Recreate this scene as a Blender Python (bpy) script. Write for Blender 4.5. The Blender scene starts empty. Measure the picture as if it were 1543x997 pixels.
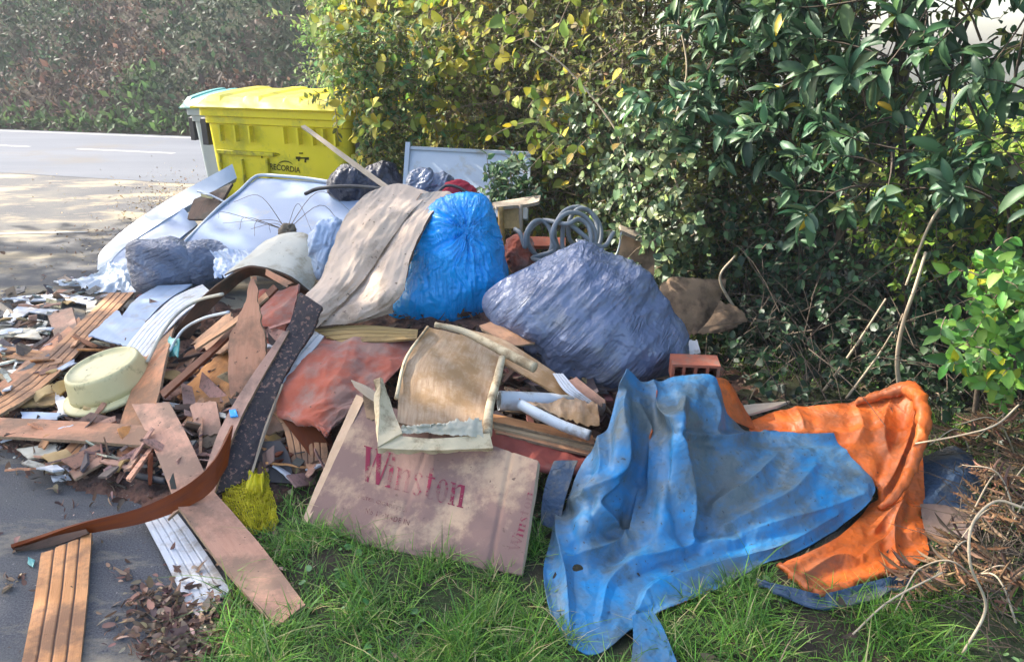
import bpy, math, random
import numpy as np
from mathutils import Vector, Euler

# ------------------------------------------------------------------ camera, sky, sun, exposure
scene = bpy.context.scene
COL = scene.collection
PITCH = math.radians(19.7)
FPX = 1166.0
CAM_Z = 1.6
cam_d = bpy.data.cameras.new("camera")
cam = bpy.data.objects.new("camera", cam_d); COL.objects.link(cam)
cam_d.sensor_width = 36.0
cam_d.lens = 36.0 * FPX / 1543.0
cam_d.clip_start = 0.05; cam_d.clip_end = 2000
cam.location = (0, 0, CAM_Z)
cam.rotation_euler = (math.radians(90) - PITCH, 0, 0)
scene.camera = cam

SUN_EL = math.radians(38); SUN_AZ = math.radians(-62)     # azimuth from +Y, negative to the left
world = bpy.data.worlds.new("World"); scene.world = world; world.use_nodes = True
wn = world.node_tree; bg = wn.nodes["Background"]
sky = wn.nodes.new("ShaderNodeTexSky"); sky.sky_type = 'NISHITA'; sky.sun_disc = False
sky.sun_elevation = SUN_EL; sky.sun_rotation = SUN_AZ
sky.air_density = 1.0; sky.dust_density = 3.0; sky.ozone_density = 1.0
wn.links.new(sky.outputs[0], bg.inputs[0]); bg.inputs[1].default_value = 0.15
sd = bpy.data.lights.new("sun", 'SUN'); sd.energy = 4.0; sd.angle = math.radians(0.6); sd.color = (1, .93, .82)
sun = bpy.data.objects.new("sun", sd); COL.objects.link(sun)
to_sun = Vector((math.sin(SUN_AZ) * math.cos(SUN_EL), math.cos(SUN_AZ) * math.cos(SUN_EL), math.sin(SUN_EL)))
sun.rotation_euler = to_sun.to_track_quat('Z', 'Y').to_euler()
sun.location = (0, 0, 10)
vs = scene.view_settings
vs.view_transform = 'Standard'; vs.look = 'None'; vs.gamma = 1.0; vs.use_curve_mapping = False
vs.exposure = 1.9
scene.render.engine = 'CYCLES'
scene.cycles.max_bounces = 6; scene.cycles.diffuse_bounces = 3; scene.cycles.glossy_bounces = 2
scene.cycles.transmission_bounces = 4; scene.cycles.transparent_max_bounces = 8
scene.cycles.use_denoising = True
scene.cycles.caustics_reflective = False; scene.cycles.caustics_refractive = False

rnd = random.Random(11)
rng = np.random.default_rng(11)
A = np.array

# ------------------------------------------------------------------ noise
_perm = np.random.default_rng(3).permutation(256)
_perm = np.concatenate([_perm, _perm, _perm])
_grad = np.random.default_rng(4).normal(size=(256, 3)); _grad /= np.linalg.norm(_grad, axis=1)[:, None]
def pn(x, y, z=0.0):
    x, y, z = np.broadcast_arrays(np.asarray(x, float), np.asarray(y, float), np.asarray(z, float))
    xi = np.floor(x).astype(int); yi = np.floor(y).astype(int); zi = np.floor(z).astype(int)
    xf, yf, zf = x - xi, y - yi, z - zi
    f = lambda t: t * t * t * (t * (t * 6 - 15) + 10)
    u, v, w = f(xf), f(yf), f(zf)
    def g(i, j, k):
        h = _perm[(_perm[(_perm[(xi + i) & 255] + yi + j) & 255] + zi + k) & 255]
        G = _grad[h]
        return G[..., 0] * (xf - i) + G[..., 1] * (yf - j) + G[..., 2] * (zf - k)
    l = lambda a, b, t: a + (b - a) * t
    return 1.6 * l(l(l(g(0,0,0), g(1,0,0), u), l(g(0,1,0), g(1,1,0), u), v),
                   l(l(g(0,0,1), g(1,0,1), u), l(g(0,1,1), g(1,1,1), u), v), w)
def fbm(x, y, z=0.0, o=4):
    s = 0; a = 1.0
    x = np.asarray(x, float); y = np.asarray(y, float); z = np.asarray(z, float)
    for i in range(o):
        s = s + a * pn(x, y, z); a *= .5; x = x * 2.03 + 7.1; y = y * 2.03 + 3.3; z = z * 2.03 + 1.7
    return s
def ridge(x, y, z=0.0, o=3):
    s = 0; a = 1.0
    x = np.asarray(x, float); y = np.asarray(y, float); z = np.asarray(z, float)
    for i in range(o):
        s = s + a * (1 - 2.2 * np.abs(pn(x, y, z))); a *= .5; x = x * 2.1 + 5.1; y = y * 2.1 + 9.3; z = z * 2.1 + 2.7
    return s

# ------------------------------------------------------------------ where things stand
def mound(x, y):
    g = lambda a, b, sx, sy: np.exp(-((x - a) / sx) ** 2 - ((y - b) / sy) ** 2)
    return (.34 * g(-.35, 3.75, .75, .6) + .22 * g(-1.1, 3.9, .45, .6) + .25 * g(.45, 3.5, .5, .42)
            + .05 * g(-2.1, 4.0, .8, .9) + .10 * g(-1.2, 3.2, .5, .5))
def hgt(x, y):                          # the heap, and the soil of the verge under the grass
    ex = np.interp(y, [.8, 1.75, 2.0, 2.35, 2.6, 3.6, 5, 6.4, 8, 10.5], [-.78, -.83, -.88, -.90, -.86, -.55, -.75, -1.0, -1.3, -1.9])
    return mound(x, y) + .035 * np.clip((x - ex - .1) * 3, 0, 1)
_ca, _sa = math.cos(PITCH), math.sin(PITCH)
def ray(px, py):
    a = (px - 771.5) / FPX; b = (498.5 - py) / FPX
    return A([a, _ca + b * _sa, -_sa + b * _ca])
def W(px, py, Y):                       # the point seen at photo position px, py, at distance Y ahead
    d = ray(px, py); return A([0, 0, CAM_Z]) + d * (Y / d[1])
def S(px, py, lift=0.0):                # the point there on the heap or the ground, raised by lift
    d = ray(px, py); o = A([0, 0, CAM_Z])
    ts = np.linspace(1.2, 40, 4000)
    P = o + ts[:, None] * d
    k = np.argmax(P[:, 2] < hgt(P[:, 0], P[:, 1]) + lift)
    return P[k]
def pt(p):
    if len(p) == 2: return S(p[0], p[1], 0)
    if p[2] < 1.2: return S(*p)
    w = W(*p)
    return w if w[2] > hgt(w[0], w[1]) * (w[1] < 2.9) + .012 else S(p[0], p[1], .02)
def XY(p): return tuple(S(*p)[:2])

# ------------------------------------------------------------------ object bookkeeping
ORG = {}
def tag(o, label=None, cat=None, group=None, kind=None):
    if label: o["label"] = label
    if cat: o["category"] = cat
    if group: o["group"] = group
    if kind: o["kind"] = kind
    return o
def thing(name, label, cat, loc, group=None):
    o = bpy.data.objects.new(name, None); COL.objects.link(o)
    o.location = tuple(loc); o.empty_display_size = .1
    ORG[o.name] = A(loc, float)
    return tag(o, label, cat, group)
def mk(name, V, F, mats, parent=None, smooth=True, fm=None, uv=None, vcol=None, sharp_n=None):
    V = np.asarray(V, float).reshape(-1, 3)
    if parent is None:
        org = A([(V[:, 0].min() + V[:, 0].max()) / 2, (V[:, 1].min() + V[:, 1].max()) / 2, V[:, 2].min()])
    else: org = ORG[parent.name]
    me = bpy.data.meshes.new(name)
    if isinstance(F, np.ndarray):
        k = F.shape[1]; n = len(F)
        me.vertices.add(len(V)); me.loops.add(n * k); me.polygons.add(n)
        me.vertices.foreach_set("co", (V - org).astype(np.float32).ravel())
        me.loops.foreach_set("vertex_index", F.astype(np.int32).ravel())
        me.polygons.foreach_set("loop_start", np.arange(0, n * k, k, dtype=np.int32))
        me.polygons.foreach_set("loop_total", np.full(n, k, dtype=np.int32))
        me.update(calc_edges=True)
    else:
        me.from_pydata([tuple(v) for v in (V - org)], [], [tuple(int(i) for i in f) for f in F]); me.update()
    if not isinstance(mats, (list, tuple)): mats = [mats]
    for m in mats: me.materials.append(m)
    n = len(me.polygons)
    me.polygons.foreach_set("use_smooth", np.full(n, smooth))
    if fm is not None: me.polygons.foreach_set("material_index", np.asarray(fm, np.int32))
    if uv is not None:
        l = me.uv_layers.new(name="uv"); vi = np.empty(len(me.loops), np.int32); me.loops.foreach_get("vertex_index", vi)
        l.data.foreach_set("uv", np.asarray(uv, np.float32)[vi].ravel())
    if vcol is not None:
        c = me.color_attributes.new(name="tint", type='FLOAT_COLOR', domain='POINT')
        c.data.foreach_set("color", np.asarray(vcol, np.float32).ravel())
    me.validate()
    o = bpy.data.objects.new(name, me); COL.objects.link(o)
    if parent is None: o.location = tuple(org)
    else: o.parent = parent
    ORG[o.name] = org
    return o
def join(parts):
    V = []; F = []; n = 0
    for v, f in parts:
        V.append(np.asarray(v, float).reshape(-1, 3)); F += [tuple(i + n for i in q) for q in f]; n += len(V[-1])
    return np.concatenate(V), F

# ------------------------------------------------------------------ shapes
def catmull(P, t):
    P = np.asarray(P, float); k = len(P)
    if k == 1: return np.repeat(P, len(t), 0)
    if k == 2: return P[0] + (P[1] - P[0]) * t[:, None]
    Q = np.vstack([2 * P[0] - P[1], P, 2 * P[-1] - P[-2]])
    x = t * (k - 1); i = np.clip(x.astype(int), 0, k - 2); f = (x - i)[:, None]
    p0, p1, p2, p3 = Q[i], Q[i + 1], Q[i + 2], Q[i + 3]
    return .5 * (2 * p1 + (p2 - p0) * f + (2 * p0 - 5 * p1 + 4 * p2 - p3) * f ** 2 + (3 * p1 - p0 - 3 * p2 + p3) * f ** 3)
def linear(P, t):
    P = np.asarray(P, float); k = len(P); x = t * (k - 1); i = np.clip(x.astype(int), 0, max(k - 2, 0)); f = (x - i)[:, None]
    return P[i] * (1 - f) + P[np.minimum(i + 1, k - 1)] * f
def lattice(C, nu, nv, lin=(0, 0)):
    C = np.asarray(C, float); R_, K_ = C.shape[:2]
    tu = np.linspace(0, 1, nu); tv = np.linspace(0, 1, nv)
    fu = linear if lin[0] else catmull; fv = linear if lin[1] else catmull
    T = np.stack([fu(C[:, j], tu) for j in range(K_)], 1)
    return np.stack([fv(T[i], tv) for i in range(nu)], 0)
def normals(P):
    du = np.gradient(P, axis=0); dv = np.gradient(P, axis=1)
    N = np.cross(du, dv); N /= np.maximum(np.linalg.norm(N, axis=2), 1e-9)[..., None]
    return N
class Surf:
    pass
def sheet(name, C, nu, nv, th, mat, parent=None, disp=None, lin=(0, 0), rag=(0, 0), side=(0, 0), seed=0, floor=None, pxs=True, world_disp=None, smooth=True, groove_mask=None):
    """a sheet of real thickness through the control points C (rows run along its length)"""
    if pxs: C = [[pt(p) for p in row] for row in C]
    P = lattice(C, nu, nv, lin)
    N = normals(P)
    toc = A([0, 0, CAM_Z]) - P
    if (N * toc).sum() < 0: N = -N; flip = True
    else: flip = False
    ln = np.linalg.norm(np.diff(P, axis=0), axis=2).mean(1).sum(); wd = np.linalg.norm(np.diff(P, axis=1), axis=2).mean(0).sum()
    U, Vv = np.meshgrid(np.linspace(0, 1, nu), np.linspace(0, 1, nv), indexing='ij')
    if rag[0] or rag[1]:                    # broken ends
        T = P[-1] - P[0]; T = T / max(np.linalg.norm(T, axis=1).mean(), 1e-6)
        j = np.arange(nv) / nv * wd
        e0 = rag[0] * (.6 * pn(j * 40, seed + .5) + .8 * pn(j * 13, seed + 2.5) + .5 * pn(j * 120, seed + 4.1)); e1 = rag[1] * (.6 * pn(j * 40, seed + 8.5) + .8 * pn(j * 13, seed + 6.5) + .5 * pn(j * 120, seed + 3.1))
        w0 = np.clip(1 - U * 4, 0, 1) ** 1.5; w1 = np.clip(1 - (1 - U) * 4, 0, 1) ** 1.5
        P = P + (w0 * e0[None])[..., None] * T[None] + (w1 * e1[None])[..., None] * T[None]
    if side[0] or side[1]:                  # uneven long edges
        T = P[:, -1] - P[:, 0]; T /= np.maximum(np.linalg.norm(T, axis=1), 1e-6)[:, None]
        i = np.arange(nu) / nu * ln
        s0 = side[0] * (pn(i * 14, seed + 11.5) + .5 * pn(i * 47, seed + 12.5)); s1 = side[1] * (pn(i * 14, seed + 21.5) + .5 * pn(i * 47, seed + 31.5))
        P = P + ((np.clip(1 - Vv * 4, 0, 1)) * s0[:, None])[..., None] * T[:, None] + ((np.clip(1 - (1 - Vv) * 4, 0, 1)) * s1[:, None])[..., None] * T[:, None]
    if disp is not None: P = P + disp(U * ln, Vv * wd, U, Vv, P)[..., None] * N
    if floor is not None: P[..., 2] = np.maximum(P[..., 2], .035 * (P[..., 0] > -.6) + floor)
    N2 = normals(P) * (-1 if flip else 1)
    B = P - N2 * th
    n = nu * nv
    idx = np.arange(n).reshape(nu, nv)
    a, b, c, d = idx[:-1, :-1].ravel(), idx[1:, :-1].ravel(), idx[1:, 1:].ravel(), idx[:-1, 1:].ravel()
    top = np.stack([a, b, c, d], 1); bot = np.stack([d, c, b, a], 1) + n
    if flip: top, bot = top[:, ::-1], bot[:, ::-1]
    ring = np.concatenate([idx[:, 0], idx[-1, 1:], idx[::-1, -1][1:], idx[0, ::-1][1:-1]])
    m = len(ring); Pf = P.reshape(-1, 3); Bf = B.reshape(-1, 3)
    rv = np.concatenate([Pf[ring], Bf[ring]])
    k = np.arange(m); k2 = (k + 1) % m
    sidef = np.stack([2 * n + k, 2 * n + m + k, 2 * n + m + k2, 2 * n + k2], 1)
    if not flip: sidef = sidef[:, ::-1]
    V = np.concatenate([Pf, Bf, rv]); F = np.concatenate([top, bot, sidef])
    uv = np.stack([(U * ln).ravel(), (Vv * wd).ravel()], 1); uv = np.concatenate([uv, uv, uv[ring], uv[ring]])
    mats = mat if isinstance(mat, (list, tuple)) else [mat]
    fm = np.zeros(len(F), int); n3 = len(mats)
    if groove_mask is not None:
        g_ = groove_mask(V=(Vv[:-1, :-1] + Vv[1:, 1:]) / 2).ravel(); 
    if len(mats) > 1: fm[len(top):] = 1
    if groove_mask is not None: fm[:len(top)][g_] = len(mats); mats = list(mats) + [m_groove]
    if n3 > 2: fm[len(top) + len(bot):] = 2
    o = mk(name, V, F, list(mats), parent, smooth, fm, uv)
    s = Surf(); s.o = o; s.P = P; s.N = N2; s.ln = ln; s.wd = wd
    return s
def at(s, u, v, off=.002):
    nu, nv = s.P.shape[:2]
    x = np.clip(u, 0, 1) * (nu - 1); y = np.clip(v, 0, 1) * (nv - 1)
    i = np.minimum(x.astype(int), nu - 2); j = np.minimum(y.astype(int), nv - 2); f = (x - i)[:, None]; g = (y - j)[:, None]
    L = lambda M: (M[i, j] * (1 - f) * (1 - g) + M[i + 1, j] * f * (1 - g) + M[i, j + 1] * (1 - f) * g + M[i + 1, j + 1] * f * g)
    return L(s.P) + L(s.N) * off
def tube_vf(pts, rad, seg=8, n=None, smooth=True, cap=True, flat=1.0):
    P = np.asarray(pts, float)
    if n: 
        t = np.linspace(0, 1, n); P = (catmull if smooth else linear)(P, t)
    m = len(P); r = np.interp(np.linspace(0, 1, m), np.linspace(0, 1, len(rad)), rad) if np.ndim(rad) else np.full(m, rad)
    T = np.gradient(P, axis=0); T /= np.maximum(np.linalg.norm(T, axis=1), 1e-9)[:, None]
    up = A([0.13, 0.07, 1.0]); a = np.cross(T[0], up); 
    if np.linalg.norm(a) < .1: a = np.cross(T[0], A([1., 0, 0]))
    a /= np.linalg.norm(a); V = []
    for i in range(m):
        a = a - T[i] * np.dot(a, T[i]); a /= max(np.linalg.norm(a), 1e-9); b = np.cross(T[i], a)
        th = np.arange(seg) / seg * 2 * np.pi
        V.append(P[i] + r[i] * (np.cos(th)[:, None] * a + flat * np.sin(th)[:, None] * b))
    V = np.concatenate(V); F = []
    for i in range(m - 1):
        for j in range(seg):
            F.append((i * seg + j, i * seg + (j + 1) % seg, (i + 1) * seg + (j + 1) % seg, (i + 1) * seg + j))
    if cap: F.append(tuple(range(seg))[::-1]); F.append(tuple((m - 1) * seg + j for j in range(seg)))
    return V, F
def tube(name, pts, rad, mat, parent=None, seg=8, n=40, pxs=True, **k):
    if pxs: pts = [pt(p) for p in pts]
    V, F = tube_vf(pts, rad, seg, n, **k)
    return mk(name, V, F, mat, parent)
def box_vf(x0, x1, y0, y1, z0, z1):
    V = [(x, y, z) for z in (z0, z1) for y in (y0, y1) for x in (x0, x1)]
    return A(V, float), [(0, 2, 3, 1), (4, 5, 7, 6), (0, 1, 5, 4), (2, 6, 7, 3), (0, 4, 6, 2), (1, 3, 7, 5)]
def bevel(o, w=.01, seg=2):
    m = o.modifiers.new("bevel", 'BEVEL'); m.width = w; m.segments = seg; m.limit_method = 'ANGLE'; return o
def blob(name, outline, Y, depth, mat, parent=None, center=None, disp=None, nu=110, nv=220, power=.8, flatz=None, minz=None):
    """closed lumpy body whose silhouette follows outline (photo positions) at distance Y, with real depth"""
    O = A(outline, float)
    c = A(center if center else O.mean(0), float)
    C0 = W(c[0], c[1], Y)
    f = C0 - A([0, 0, CAM_Z]); f /= np.linalg.norm(f)
    r = A([1., 0, 0]); r = r - f * r.dot(f); r /= np.linalg.norm(r); u = np.cross(r, f)
    Q = []
    for px, py in O:
        d = ray(px, py); t = (C0 - A([0, 0, CAM_Z])).dot(f) / d.dot(f); w = A([0, 0, CAM_Z]) + d * t - C0
        Q.append((w.dot(r), w.dot(u)))
    Q = A(Q); ang = np.arctan2(Q[:, 1], Q[:, 0]); rad = np.hypot(Q[:, 0], Q[:, 1]); o_ = np.argsort(ang); ang, rad = ang[o_], rad[o_]
    ang = np.concatenate([ang - 2 * np.pi, ang, ang + 2 * np.pi]); rad = np.concatenate([rad] * 3)
    th = np.linspace(-np.pi, np.pi, nv, endpoint=False); ph = np.linspace(-np.pi / 2, np.pi / 2, nu)
    rr = np.interp(th, ang, rad)
    k = np.ones(9) / 9; rr = np.convolve(np.concatenate([rr[-4:], rr, rr[:4]]), k, 'valid')
    cp = np.sign(np.cos(ph)) * np.abs(np.cos(ph)) ** power; sp = np.sin(ph)
    X = (rr[None, :] * cp[:, None])
    P = C0 + (X * np.cos(th))[..., None] * r + (X * np.sin(th))[..., None] * u - (sp[:, None] * depth * np.ones_like(X))[..., None] * f
    du = np.gradient(P, axis=0); dv = np.gradient(np.concatenate([P[:, -1:], P, P[:, :1]], 1), axis=1)[:, 1:-1]
    N = np.cross(du, dv); N /= np.maximum(np.linalg.norm(N, axis=2), 1e-9)[..., None]
    if (N * (P - C0)).sum() < 0: N = -N
    if disp is not None: P = P + disp(P, N, th[None, :] * np.ones_like(X), ph[:, None] * np.ones_like(X), C0, r, u)[..., None] * N
    if minz is not None:
        z = P[..., 2]; P[..., 2] = np.where(z < minz, minz + (z - minz) * .08, z)
    idx = np.arange(nu * nv).reshape(nu, nv); j2 = np.roll(idx, -1, 1)
    F = np.stack([idx[:-1].ravel(), idx[1:].ravel(), j2[1:].ravel(), j2[:-1].ravel()], 1)
    return mk(name, P.reshape(-1, 3), F, mat, parent)

# ------------------------------------------------------------------ materials
def rgba(c): return (c[0], c[1], c[2], 1)
def new_mat(name):
    m = bpy.data.materials.new(name); m.use_nodes = True; nt = m.node_tree
    return m, nt, nt.nodes["Principled BSDF"]
def noise_node(nt, vec, sc, det=5, rough=.6, dist=0):
    n = nt.nodes.new("ShaderNodeTexNoise"); n.inputs["Scale"].default_value = sc; n.inputs["Detail"].default_value = det
    n.inputs["Roughness"].default_value = rough; n.inputs["Distortion"].default_value = dist
    if vec is not None: nt.links.new(vec, n.inputs["Vector"])
    return n
def ramp(nt, src, a, b, c0=(0, 0, 0), c1=(1, 1, 1)):
    r = nt.nodes.new("ShaderNodeValToRGB"); r.color_ramp.elements[0].position = a; r.color_ramp.elements[1].position = b
    r.color_ramp.elements[0].color = rgba(c0); r.color_ramp.elements[1].color = rgba(c1)
    nt.links.new(src, r.inputs[0]); return r
def mixc(nt, f, a, b):
    m = nt.nodes.new("ShaderNodeMix"); m.data_type = 'RGBA'
    for s, v in ((m.inputs[0], f), (m.inputs[6], a), (m.inputs[7], b)):
        if hasattr(v, 'is_linked'): nt.links.new(v, s)
        else: s.default_value = v if not isinstance(v, tuple) else rgba(v)
    return m.outputs[2]
def M(name, c1, c2=None, sc=6, rough=.7, bump=.25, bsc=70, dirt=None, damt=.5, dsc=3.5, coord='Object', st=(1, 1, 1),
      spec=.3, specks=None, ssc=60, sth=.66, metal=0, bdist=.004, trans=0.0, dist=0.0, bump2=None, sheen=0, crumple=None, streak=None, vary=0, dsoft=.13, stain=None):
    m, nt, p = new_mat(name)
    tc = nt.nodes.new("ShaderNodeTexCoord"); mp = nt.nodes.new("ShaderNodeMapping"); mp.inputs["Scale"].default_value = st
    nt.links.new(tc.outputs[coord], mp.inputs[0]); v = mp.outputs[0]
    c2 = c2 or tuple(x * .7 for x in c1)
    n1 = noise_node(nt, v, sc, 6, .65, dist); r1 = ramp(nt, n1.outputs[0], .3, .7)
    col = mixc(nt, r1.outputs[0], c1, c2)
    if dirt:
        n2 = noise_node(nt, tc.outputs['Object'], dsc, 8, .7); t = .62 - damt * .35
        r2 = ramp(nt, n2.outputs[0], t, t + dsoft); col = mixc(nt, r2.outputs[0], col, dirt)
    if specks:
        n3 = noise_node(nt, tc.outputs['Object'], ssc, 3, .6); r3 = ramp(nt, n3.outputs[0], sth, sth + .04); col = mixc(nt, r3.outputs[0], col, specks)
    if stain:                               # finer smears of dried mud
        n5 = noise_node(nt, tc.outputs['Object'], stain[1], 10, .78, .4); r5 = ramp(nt, n5.outputs[0], stain[2] - .08, stain[2] + .06); col = mixc(nt, r5.outputs[0], col, stain[0])
    if vary:                                # every board has its own tone
        oi = nt.nodes.new("ShaderNodeObjectInfo"); hs = nt.nodes.new("ShaderNodeHueSaturation")
        mr = nt.nodes.new("ShaderNodeMapRange"); mr.inputs[3].default_value = 1 - vary; mr.inputs[4].default_value = 1 + vary * .7; nt.links.new(oi.outputs["Random"], mr.inputs[0]); nt.links.new(mr.outputs[0], hs.inputs["Value"])
        m2 = nt.nodes.new("ShaderNodeMath"); m2.operation = 'FRACT'; m3 = nt.nodes.new("ShaderNodeMath"); m3.operation = 'MULTIPLY'; m3.inputs[1].default_value = 7.7; nt.links.new(oi.outputs["Random"], m3.inputs[0]); nt.links.new(m3.outputs[0], m2.inputs[0])
        mr2 = nt.nodes.new("ShaderNodeMapRange"); mr2.inputs[3].default_value = .95; mr2.inputs[4].default_value = 1.3; nt.links.new(m2.outputs[0], mr2.inputs[0]); nt.links.new(mr2.outputs[0], hs.inputs["Saturation"])
        nt.links.new(col, hs.inputs["Color"]); col = hs.outputs[0]
    nt.links.new(col, p.inputs["Base Color"])
    p.inputs["Roughness"].default_value = rough; p.inputs["Specular IOR Level"].default_value = spec; p.inputs["Metallic"].default_value = metal
    if trans: p.inputs["Transmission Weight"].default_value = trans
    if sheen: p.inputs["Sheen Weight"].default_value = sheen
    if bump:
        nb = noise_node(nt, v, bsc, 6, .7, dist); b = nt.nodes.new("ShaderNodeBump"); b.inputs["Strength"].default_value = bump; b.inputs["Distance"].default_value = bdist
        nt.links.new(nb.outputs[0], b.inputs["Height"]); out = b.outputs[0]
        if bump2:
            nb2 = noise_node(nt, tc.outputs['Object'], bump2[0], 3, .5, bump2[2]); b2 = nt.nodes.new("ShaderNodeBump"); b2.inputs["Strength"].default_value = 1; b2.inputs["Distance"].default_value = bump2[1]
            nt.links.new(nb2.outputs[0], b2.inputs["Height"]); nt.links.new(out, b2.inputs["Normal"]); out = b2.outputs[0]
        if streak:                          # long fine tension creases
            rot, sc_, di = streak; mq = nt.nodes.new("ShaderNodeMapping"); mq.vector_type = 'TEXTURE'; mq.inputs["Rotation"].default_value = rot; mq.inputs["Scale"].default_value = (1, .4, .09)
            nt.links.new(tc.outputs['Object'], mq.inputs[0]); ns = noise_node(nt, mq.outputs[0], sc_, 4, .6, .8); rs = ramp(nt, ns.outputs[0], .38, .62); b3 = nt.nodes.new("ShaderNodeBump"); b3.inputs["Strength"].default_value = 1; b3.inputs["Distance"].default_value = di
            nm = noise_node(nt, tc.outputs['Object'], 5, 3, .6); rm = ramp(nt, nm.outputs[0], .42, .62); mu = nt.nodes.new("ShaderNodeMath"); mu.operation = 'MULTIPLY'; nt.links.new(rm.outputs[0], mu.inputs[0]); nt.links.new(rs.outputs[0], mu.inputs[1])
            nt.links.new(mu.outputs[0], b3.inputs["Height"]); nt.links.new(out, b3.inputs["Normal"]); out = b3.outputs[0]
        if crumple:                         # flat facets meeting in sharp creases
            for f_ in (1, 2.7):
                nd = noise_node(nt, tc.outputs['Object'], crumple[0] * .6 * f_, 3, .5); ma = nt.nodes.new("ShaderNodeMix"); ma.data_type = 'RGBA'; ma.inputs[0].default_value = .25
                nt.links.new(tc.outputs['Object'], ma.inputs[6]); nt.links.new(nd.outputs["Color"], ma.inputs[7])
                vo = nt.nodes.new("ShaderNodeTexVoronoi"); vo.inputs["Scale"].default_value = crumple[0] * f_; nt.links.new(ma.outputs[2], vo.inputs["Vector"])
                b4 = nt.nodes.new("ShaderNodeBump"); b4.inputs["Strength"].default_value = 1; b4.inputs["Distance"].default_value = crumple[1] / f_; nt.links.new(vo.outputs["Distance"], b4.inputs["Height"]); nt.links.new(out, b4.inputs["Normal"]); out = b4.outputs[0]
        nt.links.new(out, p.inputs["Normal"])
    return m
def leaf_mat(name, tr=.35, rough=.45, spec=.35):
    m, nt, p = new_mat(name)
    at_ = nt.nodes.new("ShaderNodeAttribute"); at_.attribute_name = "tint"
    nt.links.new(at_.outputs[0], p.inputs["Base Color"]); p.inputs["Roughness"].default_value = rough; p.inputs["Specular IOR Level"].default_value = spec
    t = nt.nodes.new("ShaderNodeBsdfTranslucent"); nt.links.new(at_.outputs[0], t.inputs[0])
    mx = nt.nodes.new("ShaderNodeMixShader"); mx.inputs[0].default_value = tr
    nt.links.new(p.outputs[0], mx.inputs[1]); nt.links.new(t.outputs[0], mx.inputs[2])
    nt.links.new(mx.outputs[0], nt.nodes["Material Output"].inputs[0]); return m
WOOD = dict(coord='UV', st=(1, 9, 1), sc=5, bsc=40, spec=.2, vary=.22)
m_pink = M("pink_laminate", (.60, .34, .235), (.47, .25, .17), rough=.6, bump=.35, dirt=(.27, .17, .12), damt=.48, specks=(.1, .07, .05), ssc=45, sth=.68, **{k: WOOD[k] for k in ('coord', 'st', 'sc', 'bsc', 'spec', 'vary')})
m_orange = M("orange_pine", (.62, .35, .20), (.47, .24, .13), rough=.65, bump=.4, dirt=(.24, .14, .09), damt=.45, specks=(.08, .05, .03), ssc=35, sth=.69, **WOOD)
m_tan = M("tan_board", (.52, .38, .22), (.40, .28, .15), rough=.7, bump=.25, dirt=(.25, .18, .11), damt=.35, **WOOD)
m_dkwood = M("dark_board", (.14, .08, .055), (.07, .045, .035), rough=.75, bump=.5, dirt=(.05, .04, .03), damt=.5, **WOOD)
m_redwood = M("red_brown_board", (.17, .06, .035), (.09, .035, .025), rough=.55, bump=.4, **WOOD)
m_groove = M("groove_dirt_and_shade", (.16, .09, .06), (.09, .055, .04), rough=.95, bump=.3)  # dark dirt colour that also paints shade into the grooves
m_rawedge = M("raw_chipboard", (.36, .25, .15), (.2, .13, .08), sc=60, rough=.9, bump=.5)
m_whitepvc = M("white_cladding", (.62, .63, .65), (.48, .50, .53), coord='UV', st=(1, 6, 1), sc=6, rough=.45, bump=.1, dirt=(.34, .31, .27), damt=.32, dsc=9)
m_bluepvc = M("pale_blue_cladding", (.34, .43, .56), (.27, .35, .47), coord='UV', st=(1, 6, 1), sc=5, rough=.45, bump=.1, dirt=(.3, .3, .3), damt=.25, dsc=8)
m_panel = M("pale_panel", (.28, .355, .48), (.24, .31, .43), sc=2, rough=.35, bump=.05, dirt=(.36, .38, .38), damt=.12, dsc=4, specks=(.25, .25, .25), ssc=50, sth=.72)
m_white = M("white_enamel", (.45, .50, .56), (.38, .43, .49), sc=3, rough=.35, bump=.05, dirt=(.36, .35, .32), damt=.18, dsc=6)
m_card = M("cardboard", (.43, .30, .20), (.35, .235, .155), sc=4, rough=.9, bump=.4, bsc=90, dirt=(.20, .125, .105), damt=.66, crumple=(5, .004), dsc=4, specks=(.14, .09, .07), ssc=38, sth=.68)
m_carddk = M("old_cardboard", (.30, .20, .12), (.2, .13, .08), sc=5, rough=.9, bump=.4, bsc=60, dirt=(.12, .08, .05), damt=.5, dsc=7)
m_carpet = M("beige_carpet", (.56, .44, .34), (.48, .37, .28), sc=7, rough=1, bump=.8, bsc=260, bdist=.003, dirt=(.33, .25, .18), damt=.32, dsc=4, specks=(.16, .11, .08), ssc=30, sth=.66, spec=.05, sheen=.2)
m_carpetback = M("carpet_backing", (.15, .10, .07), (.10, .07, .05), sc=20, rough=1, bump=.6)
m_foamw = M("cream_vinyl", (.56, .53, .43), (.48, .44, .34), sc=6, rough=.55, bump=.2, bsc=40, dirt=(.34, .29, .2), damt=.3, dsc=6, specks=(.14, .1, .07), ssc=40, sth=.69)
m_foam = M("yellowed_foam", (.60, .50, .33), (.50, .40, .25), sc=9, rough=.95, bump=.5, bsc=120, dirt=(.26, .19, .11), damt=.35, dsc=9)
m_stain = M("stained_ply", (.50, .36, .23), (.30, .18, .10), coord='UV', st=(1, 7, 1), sc=9, rough=.7, bump=.4, bsc=30, dirt=(.30, .18, .085), damt=.5, dsc=7)
m_paper = M("torn_paper", (.50, .46, .36), (.36, .33, .25), sc=14, rough=.95, bump=.4)
m_redcloth = M("dusty_red_cloth", (.44, .115, .065), (.28, .065, .04), sc=4, rough=.95, bump=.4, bsc=70, dirt=(.30, .17, .13), damt=.5, dsc=3.5, specks=(.13, .07, .05), ssc=40, sth=.68, spec=.1, sheen=.2)
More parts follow.
